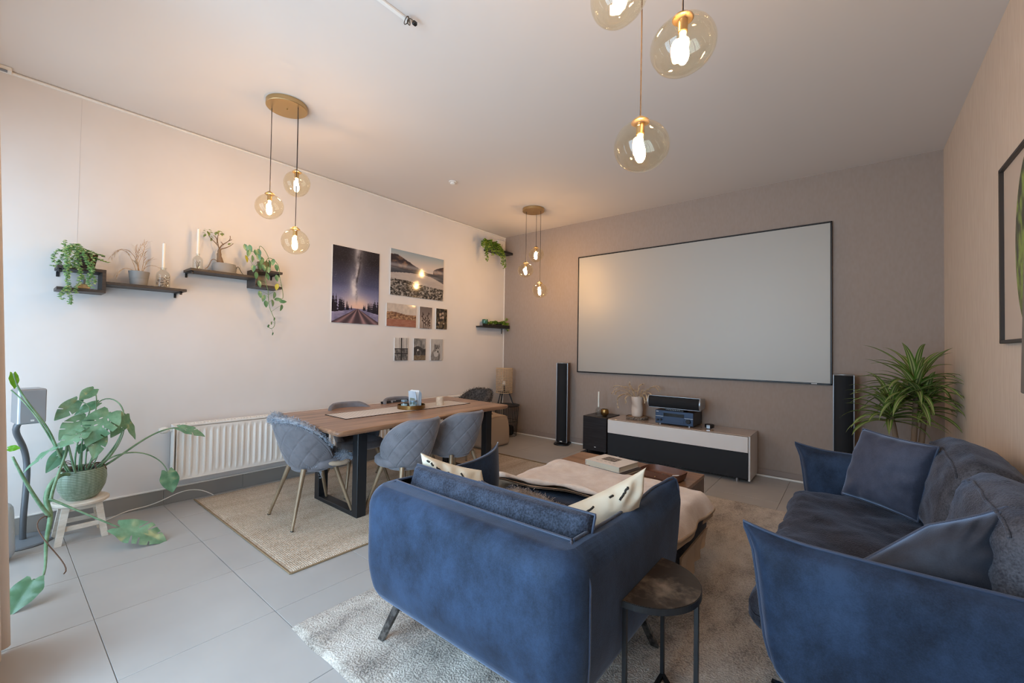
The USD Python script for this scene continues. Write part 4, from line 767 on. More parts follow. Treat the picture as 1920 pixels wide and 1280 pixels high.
# chairs face their local +y
ch = make_chair((-3.40, 1.66, CZ), -3, 'grey quilted velvet chair at the near end of the table, draped with fleece')
dup(ch, (-2.885, 2.19, CZ), 91, 'grey quilted velvet chair on the sofa side of the table, nearer of two')
dup(ch, (-2.885, 2.722, CZ), 89, 'grey quilted velvet chair on the sofa side of the table, farther of two')
dup(ch, (-3.74, 2.26, CZ), -92, 'grey velvet chair on the radiator side, seen between the near table legs')
dup(ch, (-3.78, 2.90, CZ), -88, 'grey velvet chair on the radiator side, farther one with dark throw')
dup(ch, (-3.85, 3.90, CZ), 176, 'grey velvet chair at the far end of the table, with dark fur')
# fleeces and throws
def fur(root, base_v, base_n, count, length, w, colors, seed, down=.3):
    r = np.random.default_rng(seed); idx = r.integers(0, len(base_v), count); P = base_v[idx] + r.normal(0, .008, (count, 3)); N = base_n[idx] + r.normal(0, .45, (count, 3)); N /= np.linalg.norm(N, axis=1, keepdims=True)
    L = length * r.uniform(.6, 1.2, count)[:, None]; p1 = P + N * L * .5; p2 = P + N * L * .85 + np.array([0, 0, -down]) * L; pts = np.stack([P - N * .003, p1, p2], 1).reshape(-1, 3)
    path = numbered(str(root.GetPath()), 'fur'); c = UsdGeom.BasisCurves.Define(stage, path); c.CreateTypeAttr('linear'); c.CreateCurveVertexCountsAttr(Vt.IntArray([3] * count))
    loc = LOC['/'.join(str(root.GetPath()).split('/')[:3])]
    c.CreatePointsAttr(Vt.Vec3fArray.FromNumpy((pts - loc).astype(np.float32))); c.CreateWidthsAttr(Vt.FloatArray.FromNumpy(np.tile([w, w * .8, w * .2], count).astype(np.float32))); c.SetWidthsInterpolation('vertex')
    UsdShade.MaterialBindingAPI.Apply(c.GetPrim()).Bind(colors); tag(c, kind='stuff')
def sheet(fn, nu, nv, t): 
    g, f = grid(fn, nu, nv); tm = trimesh.Trimesh(g, np.vstack([f[:, [0, 1, 2]], f[:, [0, 2, 3]]]), process=False); N = tm.vertex_normals
    return cat((g, f), (g - N * t, f[:, ::-1])), g, np.array(N)
def chair_pt(a, h, off, c, deg):
    """a point on a chair's backrest, angle a round the back, height h"""
    hg = (h - .405) / .4; fl = .60 + .40 * np.clip(hg * 1.25, 0, 1) ** .55; x = np.sin(a) * (.262 + off) * fl; y = -np.cos(a) * (.255 + off) * fl - .045 * hg * np.cos(a); r = math.radians(deg)
    return np.stack([c[0] + x * math.cos(r) - y * math.sin(r), c[1] + x * math.sin(r) + y * math.cos(r), c[2] + h], -1)
m_fleece = M('blue_grey_fleece', '#7f8a99', .95, noise=(30, '#a9aeb6', .35, .65)); m_fur = M('dark_fur', '#35302f', .95, noise=(40, '#5d5651', .4, .6))
c1 = (-3.40, 1.66, CZ)
t = thing('sheepskin', 'blue-grey sheepskin over the seat and back of the near end chair', 'sheepskin', c1)
def over_back(u, v):  # over the rim of the backrest, u round the back, v from outside over to inside
    a = math.radians(-80) + math.radians(178) * u; s = np.clip((np.abs(a) - math.radians(32)) / math.radians(80), 0, 1); zt = .785 - .29 * s ** 1.7; k = v * 2 - 1
    off = np.where(k < -.35, .012, np.where(k > .35, -.05, .012 - .062 * (k + .35) / .7)); h = zt + .022 - np.where(k < -.35, (-.35 - k) * (.07 - .05 * u), np.where(k > .35, (k - .35) * .42, -.012 * (1 - (k / .35) ** 2)))
    return chair_pt(a, h, off, c1, -3)
m, g, N = sheet(over_back, 50, 22, .006); N = N * np.sign(((g - np.array([c1[0], c1[1] + .05, .55])) * N).sum(1).mean()); obj('back_fleece', m, m_fleece, t, smooth=True); fur(t, g, N, 2600, .016, .0028, m_fleece, 1)
def on_seat(u, v):
    x = (u - .5) * (.34 + .12 * v) * (1 - .15 * (2 * v - 1) ** 2); y = -.10 + .37 * v; e = np.clip((np.maximum(np.abs(u - .5) * 2, v) - .8) * 5, 0, 1); r = math.radians(-3)
    return np.stack([c1[0] + x * math.cos(r) - y * math.sin(r), c1[1] + x * math.sin(r) + y * math.cos(r), c1[2] + .486 - .05 * e + .008 * np.sin(u * 9 + v * 7)], -1)
m, g, N = sheet(on_seat, 36, 36, .006); N = np.abs(N) * np.sign(N) * np.sign(N[:, 2:3].mean()); obj('seat_fleece', m, m_fleece, t, smooth=True); fur(t, g, N, 3200, .028, .0034, m_fleece, 2)
obj('hide_edge', tube(spline([(c1[0] + .20, c1[1] + .02, .455), (c1[0] + .225, c1[1] + .12, .44), (c1[0] + .19, c1[1] + .22, .445)], 12), np.array([.012, .016, .02, .018, .022, .02, .018, .02, .024, .02, .016, .01]), 8), M('hide', '#a99884', .8), t, smooth=True)
c4 = (-3.85, 3.90, CZ)
t = thing('fur_throw', 'dark brown fur throw over the chair at the far table end', 'throw', c4)
def over4(u, v):
    a = math.radians(-100) + math.radians(190) * u; s = np.clip((np.abs(a) - math.radians(32)) / math.radians(80), 0, 1); zt = .785 - .29 * s ** 1.7; k = v * 2 - 1
    off = np.where(k < -.35, .014, np.where(k > .35, -.05, .014 - .064 * (k + .35) / .7)); h = zt + .024 - np.where(k < -.35, (-.35 - k) * .18, np.where(k > .35, (k - .35) * .3, -.012 * (1 - (k / .35) ** 2)))
    return chair_pt(a, h, off, c4, 176)
m, g, N = sheet(over4, 50, 22, .006); N = N * np.sign(((g - np.array([c4[0], c4[1] - .05, .55])) * N).sum(1).mean()); obj('fleece', m, m_fur, t, smooth=True); fur(t, g, N, 2600, .018, .003, m_fur, 3)
c6 = (-3.78, 2.90, CZ)
t = thing('patterned_throw', 'dark throw with pale crossing lines on the far radiator-side chair', 'throw', c6)
def over6(u, v):
    x = (u - .5) * .44; y = -.2 + .42 * v; r = math.radians(-88); h = .488 + .02 * np.sin(u * 8) * np.sin(v * 6) + .28 * np.clip(.25 - v, 0, 1) / .25 - .06 * np.clip(v - .9, 0, 1) * 10
    return np.stack([c6[0] + x * math.cos(r) - y * math.sin(r), c6[1] + x * math.sin(r) + y * math.cos(r), c6[2] + h], -1)
m, g, N = sheet(over6, 26, 30, .006); obj('cloth', m, M('dark_check', '#1e2025', .9, noise=(26, '#8b8c90', .56, .6)), t, smooth=True)
# ------------------------------------------------------------------ pendant lamps
m_globe = thin_glass('amber_globe', (.95, .91, .80), 1.5, .0, .7); m_bulb = emit('bulb_glow', LAMP, LAMP_STRENGTH)
m_cordb = M('brown_cord', '#3a2f2a', .7)
def pendant(label, c, R, globes):
    t = thing('pendant_lamp', label, 'lamp', (*c, H))
    obj('canopy', lathe([(1e-4, H - .0005), (R, H - .0005), (R, H - .034), (R - .003, H - .037), (1e-4, H - .037)], 64, (*c, 0)), m_brass, t, smooth=30)
    obj('canopy_screw', mv(cyl(.006, H - .044, H - .037, n=12), (*c, 0)), m_brass, t, smooth=40)
    for k, (x, y, z) in enumerate(globes):
        P = spline([(x, y, H - .037), (x + .002, y, (H + z) / 2 + .1), (x - .001, y + .001, z + .112)], 14)
        obj('cord', tube(P, .0028, 8), m_cordb, t, smooth=True)
        tilt = ((.32, .1), (-.25, .3), (.15, -.3))[k]
        g = ellip((0, 0, 0), (.108, .098, .097), 4); v, f = g; v = v * (1 + .045 * np.sin(v[:, 2:3] * 18 + k) * np.sign(v[:, :1]) * np.minimum(np.abs(v[:, :1]) * 20, 1))
        gl = obj('globe', mv(rot(rot((v, f), [0, 1, 0], math.degrees(tilt[0])), [1, 0, 0], math.degrees(tilt[1]) * .6), (x, y, z)), m_globe, t, smooth=True)
        obj('cap', lathe([(1e-4, .116), (.012, .116), (.034, .099), (.036, .094), (.03, .09), (1e-4, .09)], 24, (x, y, z)), m_brass, gl, smooth=35)
        obj('socket', mv(cyl(.016, .045, .092, n=20, b=.003), (x, y, z)), m_brass, gl, smooth=35)
        obj('bulb', lathe([(1e-4, -.066), (.01, -.062), (.018, -.050), (.0215, -.034), (.019, -.012), (.013, .012), (.0105, .03), (.0105, .045), (1e-4, .046)], 20, (x, y, z)), m_bulb, gl, smooth=True)
pendant('brass pendant lamp with three clear globes, over the near end of the table', (-3.43, 1.41), .145, [(-3.515, 1.334, 2.444), (-3.49, 1.523, 2.673), (-3.339, 1.455, 2.169)])
pendant('brass pendant lamp with three clear globes, farthest away by the corner', (-3.325, 4.53), .145, [(-3.40, 4.475, 2.425), (-3.345, 4.63, 2.653), (-3.225, 4.56, 2.152)])
pendant('nearest pendant lamp, its three large clear globes hanging above the sofas', (-.575, 1.49), .145, [(-.457, 1.483, 2.425), (-.662, 1.405, 2.655), (-.650, 1.590, 2.172)])
t = thing('smoke_detector', 'small round white smoke detector on the middle of the ceiling', 'smoke detector', (-3.506, 3.235, H))
obj('base', mv(cyl(.045, H - .012, H - .0005, n=32, b=.003), (-3.506, 3.235, 0)), m_white, t, smooth=40); obj('sensor', mv(cyl(.028, H - .034, H - .012, n=28, b=.006), (-3.506, 3.235, 0)), m_white, t, smooth=40)
t = thing('ceiling_conduit', 'white cable conduit ending on the ceiling with a loose coil of wire', 'conduit', (-1.97, 1.3, H))
obj('channel', box(-1.995, -1.97, -.3, 1.475, H - .016, H - .0005, .003), m_white, t)
w = [(-1.965 + .03 * math.sin(k * 1.9) + .01 * k / 8, 1.43 + .012 * k / 3 + .02 * math.cos(k * 2.3), H - .02 - .012 * (k % 3)) for k in range(9)]
obj('loose_wire', tube(spline([(-1.975, 1.45, H - .004)] + w, 70), .0025, 6), M('wire_brown', '#4a3b2d', .5), t, smooth=True); obj('connector', box(-1.945, -1.925, 1.46, 1.485, H - .05, H - .03, .003), m_black, t)

# ------------------------------------------------------------------ projection screen
m_scr = usdkit.material(stage, '/World/Looks/screen_surface', {'d': ('diffuse_bsdf', {'color': lin('#aba59d'), 'roughness': 0}), 'g': ('glossy_bsdf', {'color': lin('#b9b7b2'), 'roughness': .5}), 'x': ('mix_closure', {'fac': .26})}, [('d.BSDF', 'x.closure1'), ('g.BSDF', 'x.closure2')], surface='x.closure')
t = thing('projection_screen', 'huge blank grey projection screen in thin black frame on the taupe wall', 'projection screen', (-1.65, YB, 1.88))
x0, x1, z0, z1, k = -3.132, -.160, 1.048, 2.731, .016
obj('surface', box(x0 + k, x1 - k, YB - .03, YB - .022, z0 + k, z1 - k), m_scr, t)
obj('frame', cat(box(x0, x1, YB - .036, YB - .001, z0, z0 + k, .003), box(x0, x1, YB - .036, YB - .001, z1 - k, z1, .003), box(x0, x0 + k, YB - .036, YB - .001, z0, z1, .003), box(x1 - k, x1, YB - .036, YB - .001, z0, z1, .003)), m_black, t)
obj('badge', box(-.335, -.285, YB - .038, YB - .036, z0 + .003, z0 + .013), M('badge_grey', '#b4b4b4', .5), t)

# ------------------------------------------------------------------ loudspeakers
m_grill = M('black_speaker_cloth', '#14161a', .85, bump=(700, .3, .001)); m_spk = M('speaker_wood', '#7b5a44', .45); m_spks = M('speaker_silver', '#9a9da0', .35, metallic=.6)
def tower(label, cx, yf, z1, turn=0):
    t = thing('tower_speaker', label, 'speaker', (cx, yf + .13, 0)); w = .078; Q = lambda m: rot(m, [0, 0, 1], turn, (cx, yf + .13, 0))
    def bow(y, h=.035): a = np.linspace(-1, 1, 13); return np.stack([a * w, y - h * (1 - a ** 2)], 1)
    body = sg.Polygon([(-w, yf + .23), (w, yf + .23), (w, yf + .035), (-w, yf + .035)])
    obj('cabinet', Q(mv(prism(body, z1 - .03, .03), (cx, 0, 0))), m_spk, t)
    fr = np.vstack([bow(yf + .035), [[w, yf + .04], [-w, yf + .04]]]); gr = sg.Polygon(fr).buffer(-.004)
    obj('grille', Q(mv(prism(gr, z1 - .045, .038), (cx, -.001, 0))), m_grill, t, smooth=30)
    for s in (-1, 1): obj('side_trim', Q(box(cx + s * w - .004, cx + s * w + .004, yf + .026, yf + .045, .032, z1 + .001, .001)), m_spks, t)
    obj('top_plate', Q(mv(prism(sg.Polygon(fr).union(body), .004, z1), (cx, 0, 0))), m_spks, t, smooth=30)
    obj('foot', Q(mv(prism(sg.Polygon([(-.11, yf + .24), (.11, yf + .24), (.11, yf + .03)] + [(.11 * math.cos(a), yf + .03 - .07 * math.sin(a)) for a in np.linspace(0, PI, 14)]).buffer(0), .02, .0005), (cx, 0, 0))), m_black, t)
    obj('badge', Q(box(cx - .017, cx + .017, yf + .0 - .004, yf + .002, .05, .062)), M('badge_white', '#d8dadb', .4), t)
tower('tall slim black-fronted loudspeaker left of the projection screen', -3.30, 5.17, 1.178, 20); tower('tall slim black-fronted loudspeaker right of the screen, beside the sofa', -.066, 5.14, 1.165, 0)
m_ash = wood('black_ash', '#17161a', '#2b292c', (2, 2, 26), 2.0, .35)
t = thing('subwoofer', 'black box subwoofer on the floor left of the low media cabinet', 'subwoofer', (-2.64, 5.17, 0))
obj('cabinet', box(-2.80, -2.462, 5.0, 5.40, .055, .5, .003), m_ash, t); obj('base_plate', box(-2.82, -2.445, 4.98, 5.41, .0005, .022, .003), m_black, t); obj('badge', mv(rot(ellip((0, 0, 0), (.014, .006, .003), 1), [1, 0, 0], 90), (-2.62, 5.0, .105)), M('badge_white', '#d8dadb', .4), t)
for x in (-2.76, -2.5):
    for y in (5.04, 5.36): obj('foot', mv(cyl(.012, .022, .055, n=12), (x, y, 0)), m_black, t)
bottle('clear bottle with white taper candle on top of the subwoofer', (-2.635, 5.12, .5004), .04, .12, .016, .20, 0)
single('brass_bowl', lathe([(1e-4, .0005), (.025, .0005), (.05, .03), (.055, .06), (.045, .09), (.04, .092), (.04, .088), (.048, .06), (.04, .03), (1e-4, .012)], 32, (-2.555, 5.14, .5004)), M('aged_brass', '#9c7b4a', .3, metallic=.9), 'small round brass bowl beside the candle bottle on the subwoofer', 'bowl', smooth=40)

# ------------------------------------------------------------------ media cabinet
m_lac = M('warm_white_lacquer', '#dfdad6', .25); m_glass_top = M('cabinet_glass_top', '#b8a394', .12, coat_weight=.5, coat_roughness=.05); m_cloth = M('cabinet_black_cloth', '#14171d', .7, bump=(600, .3, .001))
t = thing('media_cabinet', 'low wide white media cabinet with black fabric front under the screen', 'media cabinet', (-1.62, 5.19, 0)); a, b = -2.425, -.825
obj('carcass', cat(box(a, a + .018, 4.98, 5.41, .06, .492, .002), box(b - .018, b, 4.98, 5.41, .03, .492, .002), box(a + .018, b - .018, 4.99, 5.41, .06, .08), box(a + .018, b - .018, 5.39, 5.40, .08, .49)), m_lac, t)
obj('top', box(a, b, 4.975, 5.415, .492, .5, .0015), m_glass_top, t)
obj('drawer_front', box(a + .001, b - .019, 4.962, 4.98, .325, .489, .002), m_lac, t); obj('fabric_flap', box(a + .001, b - .019, 4.964, 4.98, .05, .322, .002), m_cloth, t)
for x in (a + .12, b - .13):
    for y in (5.02, 5.36): obj('foot', mv(cyl(.014, .0005, .06, n=16), (x, y, 0)), m_silver, t, smooth=40)
# vase on a wood slice
c = (-2.15, 5.24, .5005); t = thing('wood_slice', 'round bark-edged wooden slice under the cream vase', 'tray', c)
obj('wood', mv(cyl(.125, .0003, .028, n=40), c), wood('slice_wood', '#8d6d50', '#b8946f', (20, 20, 20), 1.0), t); obj('bark', noisy(mv(lathe([(.125, .0003), (.137, .003), (.138, .033), (.126, .036), (.124, .028)], 60), c), .004, 60, 3), M('bark', '#4d4038', .9, noise=(90, '#9d8b78', .45, .6), bump=(80, 1, .006)), t, smooth=True)
c = (-2.15, 5.24, .529); t = thing('vase', 'cream ceramic vase with a dented waist holding dried grasses', 'vase', c)
def vz(u, v):
    a = 2 * PI * u; r = np.interp(v, [0, .05, .45, .9, 1], [.058, .068, .066, .076, .075]); dz = .012 * np.sin(a * 2 + v * 5) * np.exp(-((v - .5) / .25) ** 2)
    return np.stack([c[0] + (r + dz) * np.cos(a), c[1] + (r + dz) * np.sin(a), c[2] + .001 + .255 * v], -1)
g, gf = grid(vz, 49, 24); gi = (g - [c[0], c[1], 0]) * [.93, .93, 1] + [c[0], c[1], 0]
obj('body', cat((g, gf), (gi, gf[:, ::-1]), mv(cyl(.058, .0, .006), c)), M('cream_ceramic', '#cdbdaf', .5), t, smooth=True)
t = thing('dried_grasses', 'bunch of drooping dried golden grasses standing in the cream vase', 'dried flowers', (-2.15, 5.24, .54))
GS = [[[-2.181, 5.22, 0.77], [-2.224, 5.2, 0.881], [-2.322, 5.19, 0.905], [-2.465, 5.18, 0.822]], [[-2.181, 5.22, 0.77], [-2.256, 5.2, 0.858], [-2.366, 5.2, 0.912], [-2.444, 5.2, 0.90]], [[-2.17, 5.23, 0.77], [-2.224, 5.22, 0.891], [-2.235, 5.2, 0.936]], [[-2.17, 5.23, 0.77], [-2.278, 5.21, 0.836], [-2.387, 5.2, 0.848], [-2.42, 5.19, 0.815]], [[-2.19, 5.22, 0.77], [-2.277, 5.19, 0.815], [-2.332, 5.18, 0.801], [-2.365, 5.17, 0.78]], [[-2.165, 5.23, 0.77], [-2.192, 5.22, 0.852], [-2.15, 5.2, 0.856]], [[-2.19, 5.22, 0.77], [-2.25, 5.17, 0.79], [-2.266, 5.15, 0.724]], [[-2.128, 5.24, 0.77], [-2.046, 5.24, 0.853], [-1.955, 5.24, 0.919], [-1.88, 5.24, 0.885]], [[-2.128, 5.24, 0.77], [-2.036, 5.26, 0.864], [-1.925, 5.28, 0.935], [-1.88, 5.28, 0.913]], [[-2.118, 5.24, 0.77], [-2.046, 5.22, 0.823], [-2.004, 5.2, 0.757]], [[-2.11, 5.24, 0.77], [-2.092, 5.22, 0.85], [-2.07, 5.21, .87]], [[-2.139, 5.24, 0.77], [-2.005, 5.23, 0.846], [-1.965, 5.22, 0.83]], [[-2.118, 5.24, 0.77], [-2.056, 5.2, 0.793], [-2.025, 5.18, 0.745]], [[-2.19, 5.22, 0.77], [-2.34, 5.2, 0.80], [-2.40, 5.2, 0.65]], [[-2.15, 5.24, .77], [-2.13, 5.25, .9], [-2.10, 5.26, .94]]]
m_gr = M('dried_grass', '#b79a78', .8, noise=(40, '#d6bf9f', .4, .6))
for p in GS:
    P = spline([(-2.15 + rnd.uniform(-.03, .03), 5.24 + rnd.uniform(-.03, .03), .56)] + p, 22); out = [tube(P, .0016, 5)]
    for i in range(11, 22):
        for k in range(3):
            d = P[min(i + 1, 21)] - P[i - 1]; d /= np.linalg.norm(d); d = d + np.array([rnd.uniform(-.5, .5), rnd.uniform(-.5, .5), -.25]); out.append(put(sc(bud, rnd.uniform(.03, .046) * np.array([1, .42, .5])), P[i], d))
    obj('grass_stem', cat(*out), m_gr, t)
# receiver
m_rc = M('receiver_blue_black', '#3d4c63', .35, metallic=.5); t = thing('receiver', 'dark home cinema receiver with display and knobs on the media cabinet', 'receiver', (-1.625, 5.2, .5)); a, b = -1.845, -1.41
obj('case', box(a, b, 5.06, 5.40, .514, .668, .003), m_black, t); obj('front_panel', box(a, b, 5.048, 5.06, .514, .668, .003), m_rc, t); obj('display', box(-1.747, -1.512, 5.0465, 5.049, .603, .64), M('display_black', '#05060a', .1), t); obj('flap', box(-1.747, -1.512, 5.0455, 5.049, .535, .599, .001), m_rc, t)
obj('badge', box(-1.833, -1.805, 5.0465, 5.049, .648, .655), M('badge_white', '#d8dadb', .4), t)
for s in ((a + .002, -1.75), (-1.509, b - .002)): obj('trim_line', box(s[0], s[1], 5.0455, 5.049, .594, .602, .001), m_silver, t)
for x, z, r in ((-1.464, .566, .026), (-1.815, .553, .012), (-1.775, .558, .013)): obj('knob', mv(rot(cyl(r, 0, .018, n=28, b=.003), [1, 0, 0], 90), (x, 5.048, z)), m_black, t, smooth=40)
for x in (a + .05, b - .05):
    for y in (5.08, 5.36): obj('foot', mv(cyl(.014, .5005, .514, n=16), (x, y, 0)), m_silver, t, smooth=40)
t = thing('center_speaker', 'long black-fronted silver speaker lying on top of the receiver', 'speaker', (-1.635, 5.16, .69)); a, b = -1.94, -1.335
th = np.linspace(-1, 1, 13); prof = np.vstack([np.stack([5.07 - .03 * (1 - th ** 2), .765 + .069 * th], 1), [[5.26, .82], [5.28, .765], [5.26, .71]]])
def along_x(poly, xa, xb): v, f = prism(sg.Polygon(poly), xb - xa); return np.stack([v[:, 2] + xa, v[:, 0], v[:, 1]], 1), f
obj('cabinet', along_x(prof + [.004, 0], a + .006, b - .006), m_spks, t, smooth=30); obj('grille', along_x(np.vstack([prof[:13], [[5.075, .834], [5.075, .696]]]), a + .012, b - .012), m_grill, t, smooth=30)
for x in (a, b - .012): obj('end_trim', along_x(np.vstack([np.stack([5.064 - .03 * (1 - th ** 2), .765 + .072 * th], 1), [[5.09, .838], [5.09, .692]]]), x, x + .012), m_silver, t)
for z in (.832, .694): obj('edge_trim', box(a + .012, b - .012, 5.062, 5.085, z, z + .005), m_silver, t)
obj('stand', box(-1.74, -1.52, 5.06, 5.22, .6685, .694, .004), m_black, t); obj('control_strip', cat(*[mv(rot(cyl(.004, 0, .004, n=10), [1, 0, 0], 90), (-1.71 + .02 * k, 5.06, .681)) for k in range(8)]), m_silver, t)
t = thing('media_puck', 'small round black device with chrome foot right of the receiver', 'device', (-1.265, 5.16, .5)); obj('body', mv(cyl(.05, .512, .548, n=32, b=.004), (-1.265, 5.16, 0)), m_black, t, smooth=40); obj('foot', mv(cyl(.022, .5005, .512, n=24), (-1.265, 5.16, 0)), m_silver, t, smooth=40); obj('chrome_clip', box(-1.285, -1.245, 5.106, 5.112, .506, .546, .002), m_silver, t)

# ------------------------------------------------------------------ far corner: wire table, rattan lamp, pouf
m_wire = M('dark_wire', '#23272c', .5, metallic=.4); tcx, tcy = -4.265, 5.17
t = thing('wire_table', 'round black wire basket side table in the far corner', 'side table', (tcx, tcy, 0))
obj('top', mv(cyl(.205, .478, .492, n=40, b=.003), (tcx, tcy, 0)), m_black_metal, t, smooth=40)
for k in range(34): a = 2 * PI * k / 34; obj('wire', tube([(tcx + .19 * math.cos(a), tcy + .19 * math.sin(a), .478), (tcx + .16 * math.cos(a), tcy + .16 * math.sin(a), .012)], .0022, 5), m_wire, t)
for z, r in ((.012, .16), (.24, .175), (.47, .19)): a = np.linspace(0, 2 * PI, 41); obj('ring', tube(np.stack([tcx + r * np.cos(a), tcy + r * np.sin(a), 0 * a + z], 1), .003, 6, False), m_wire, t)
single('black_bag', noisy(rbox(tcx - .1, tcx + .1, tcy - .1, tcy + .1, .014, .17, .05), .015, 14, 5), M('black_bag_cloth', '#15151a', .8), 'black soft bag stored inside the wire basket table', 'bag', smooth=True)
lx, ly = -4.325, 5.17; t = thing('rattan_lamp', 'rattan lamp with open woven cylinder shade on dark tripod legs', 'lamp', (lx, ly, .492))
m_rat = M('rattan', '#c4a784', .7); z0, z1, R = .68, 1.058, .128
for k in range(26): a = 2 * PI * k / 26; obj('shade_stake', tube([(lx + R * math.cos(a), ly + R * math.sin(a), z0), (lx + R * math.cos(a), ly + R * math.sin(a), z1)], .0026, 5), m_rat, t)
for k in range(15):
    z = z0 + (z1 - z0) * k / 14; a = np.linspace(0, 2 * PI, 37); obj('shade_hoop', tube(np.stack([lx + (R + .003) * np.cos(a), ly + (R + .003) * np.sin(a), 0 * a + z], 1), .006 if k in (0, 14) else .0032, 5, False), m_rat, t)
for k in range(3): a = 2 * PI * k / 3 + .5; obj('leg', tube([(lx + .075 * math.cos(a), ly + .075 * math.sin(a), z0 + .01), (lx + .15 * math.cos(a), ly + .15 * math.sin(a), .4925)], [.012, .009], 10), M('dark_stained_leg', '#2b3038', .5), t, smooth=50)
obj('leg_plate', mv(cyl(.09, z0, z0 + .012, n=28), (lx, ly, 0)), m_wire, t); obj('socket', mv(cyl(.022, z0 + .012, z0 + .11, n=16), (lx, ly, 0)), m_black, t, smooth=40); obj('bulb', mv(ellip((0, 0, 0), (.03, .03, .04), 2), (lx, ly, z0 + .145)), M('unlit_bulb', '#d9d4cb', .2), t, smooth=True)
t = thing('pouf', 'beige fabric cube pouf standing on the floor in the far left corner', 'pouf', (-4.1, 4.49, 0)); m_pouf = M('pouf_fabric', '#b49f8a', .9, bump=(300, .3, .001))
pm = mf.Manifold(mf.Mesh(np.array(V(rbox(-4.36, -3.83, 4.23, 4.745, .001, .43, .05, 20))[0], np.float32), np.array(V(rbox(-4.36, -3.83, 4.23, 4.745, .001, .43, .05, 20))[1], np.uint32))).refine_to_length(.04)
v, f = V(pm); zz = np.clip((v[:, 2] - .05) / .4, 0, 1); v[:, 0] += (v[:, 0] + 4.095) * (-.12 * zz ** 2); v[:, 1] += (v[:, 1] - 4.487) * (-.16 * zz ** 2); v[:, 2] += zz ** 4 * .02 * np.sin(v[:, 1] * 16) * np.sin(v[:, 0] * 11)
obj('body', noisy((v, f), .008, 7, 2), m_pouf, t, smooth=True); obj('seam', tube(spline([(-3.85, 4.27, .40), (-3.86, 4.49, .425), (-3.86, 4.70, .40)], 16), .004, 6), m_pouf, t, smooth=True); obj('handle', tube(spline([(-4.02, 4.42, .437), (-4.05, 4.49, .462), (-4.02, 4.56, .437)], 12), .008, 6), m_pouf, t, smooth=True)

# ------------------------------------------------------------------ dracaena
dx, dy = .34, 4.72; t = thing('dracaena', 'tall striped dracaena with arching strap leaves beside the sofa corner', 'plant', (dx, dy, 0))
obj('pot', lathe([(1e-4, .001), (.13, .001), (.16, .3), (.165, .32), (.15, .322), (.145, .29), (1e-4, .288)], 40, (dx, dy, 0)), M('anthracite_pot', '#33353a', .5), t, smooth=40); obj('soil', mv(cyl(.145, .26, .292, n=24), (dx, dy, 0)), m_soil, t)
heads = [((dx + .06, dy, 1.14), (dx + .02, dy, .3), 58, 1.0), ((dx - .10, dy - .06, .93), (dx - .03, dy - .02, .3), 44, .85), ((dx + .12, dy + .06, 1.0), (dx + .05, dy + .03, .3), 34, .85)]
def strap(L, w, d, up0, droop, n=12):
    s = np.linspace(0, 1, n); ang = up0 - droop * s ** 1.4; ds = L / (n - 1); r = np.r_[0, np.cumsum(np.cos(ang[:-1]) * ds)]; z = np.r_[0, np.cumsum(np.sin(ang[:-1]) * ds)]
    ww = w / 2 * np.clip(np.minimum((s * 5 + .35), 1) * (1 - s ** 3.2), .02, 1); a = np.array([-1, -.72, -.34, 0, .34, .72, 1]); t_ = np.stack([np.cos(ang), np.sin(ang)], 1)
    p = []; c = []
    for i in range(n):
        for k in a:
            q = abs(k) * ww[i] * .35; p.append([r[i] - t_[i, 1] * q, k * ww[i], z[i] + t_[i, 0] * q]); c.append(lin(('#2a4524', '#b3b878', '#4b6d2c', '#6d9434')[[0, 1, 2, 3][[0, .34, .72, 1].index(abs(k))]]))
    m = len(a); i, j = np.meshgrid(np.arange(n - 1), np.arange(m - 1), indexing='ij'); b = (i * m + j).ravel(); v = np.array(p); cc, ss = math.cos(d), math.sin(d)
    return np.stack([v[:, 0] * cc - v[:, 1] * ss, v[:, 0] * ss + v[:, 1] * cc, v[:, 2]], 1), np.stack([b, b + m, b + m + 1, b + 1], 1), np.array(c)
for h, b, cnt, scl in heads:
    h = np.array(h); obj('cane', noisy(tube(spline([b, (np.array(b) + h) / 2 + [.01, .01, 0], h + [0, 0, -.02]], 24), np.linspace(.022, .017, 24), 10), .003, 40, 1), m_twig, t, smooth=True)
    for k in range(cnt):
        f_ = k / cnt; az = k * 2.399 + rnd.uniform(-.2, .2); up0 = 1.35 - 1.35 * f_ ** .8 + rnd.uniform(-.12, .12); L = scl * rnd.uniform(.36, .50); 
        room = XR - .012 - h[0]
        if math.cos(az) * L * .8 > room: L = max(.2, room / math.cos(az) / .8)
        v, f, c = strap(L, .046 * rnd.uniform(.85, 1.15), az, up0, rnd.uniform(.7, 1.6), 12); v = v + h + [0, 0, -.14 * f_ * scl]; v[:, 0] = np.minimum(v[:, 0], XR - .004); v[:, 1] = np.minimum(v[:, 1], YB - .01)
        obj('leaf', (v, f), m_vleaf, t, smooth=True, col=c)

# ------------------------------------------------------------------ frames on the right wall
t = thing('framed_picture', 'black-framed picture with pale mount and oval of foliage on the right wall', 'picture', (XR, 2.98, 1.91)); y0, y1, z0, z1, k = 2.50, 3.455, 1.435, 2.385, .018
obj('frame', cat(box(XR - .025, XR - .001, y0, y1, z0, z0 + k, .002), box(XR - .025, XR - .001, y0, y1, z1 - k, z1, .002), box(XR - .025, XR - .001, y0, y0 + k, z0, z1, .002), box(XR - .025, XR - .001, y1 - k, y1, z0, z1, .002)), M('dark_bronze_frame', '#2e2723', .4), t)
obj('mount', box(XR - .008, XR - .001, y0 + k, y1 - k, z0 + k, z1 - k), M('mount_board', '#c3b0a0', .6), t)
g, gf = grid(lambda u, v: np.stack([0 * u + XR - .0095, 2.98 + .25 * u * np.cos(2 * PI * v), 1.915 + .45 * u * np.sin(2 * PI * v)], -1), 40, 90)
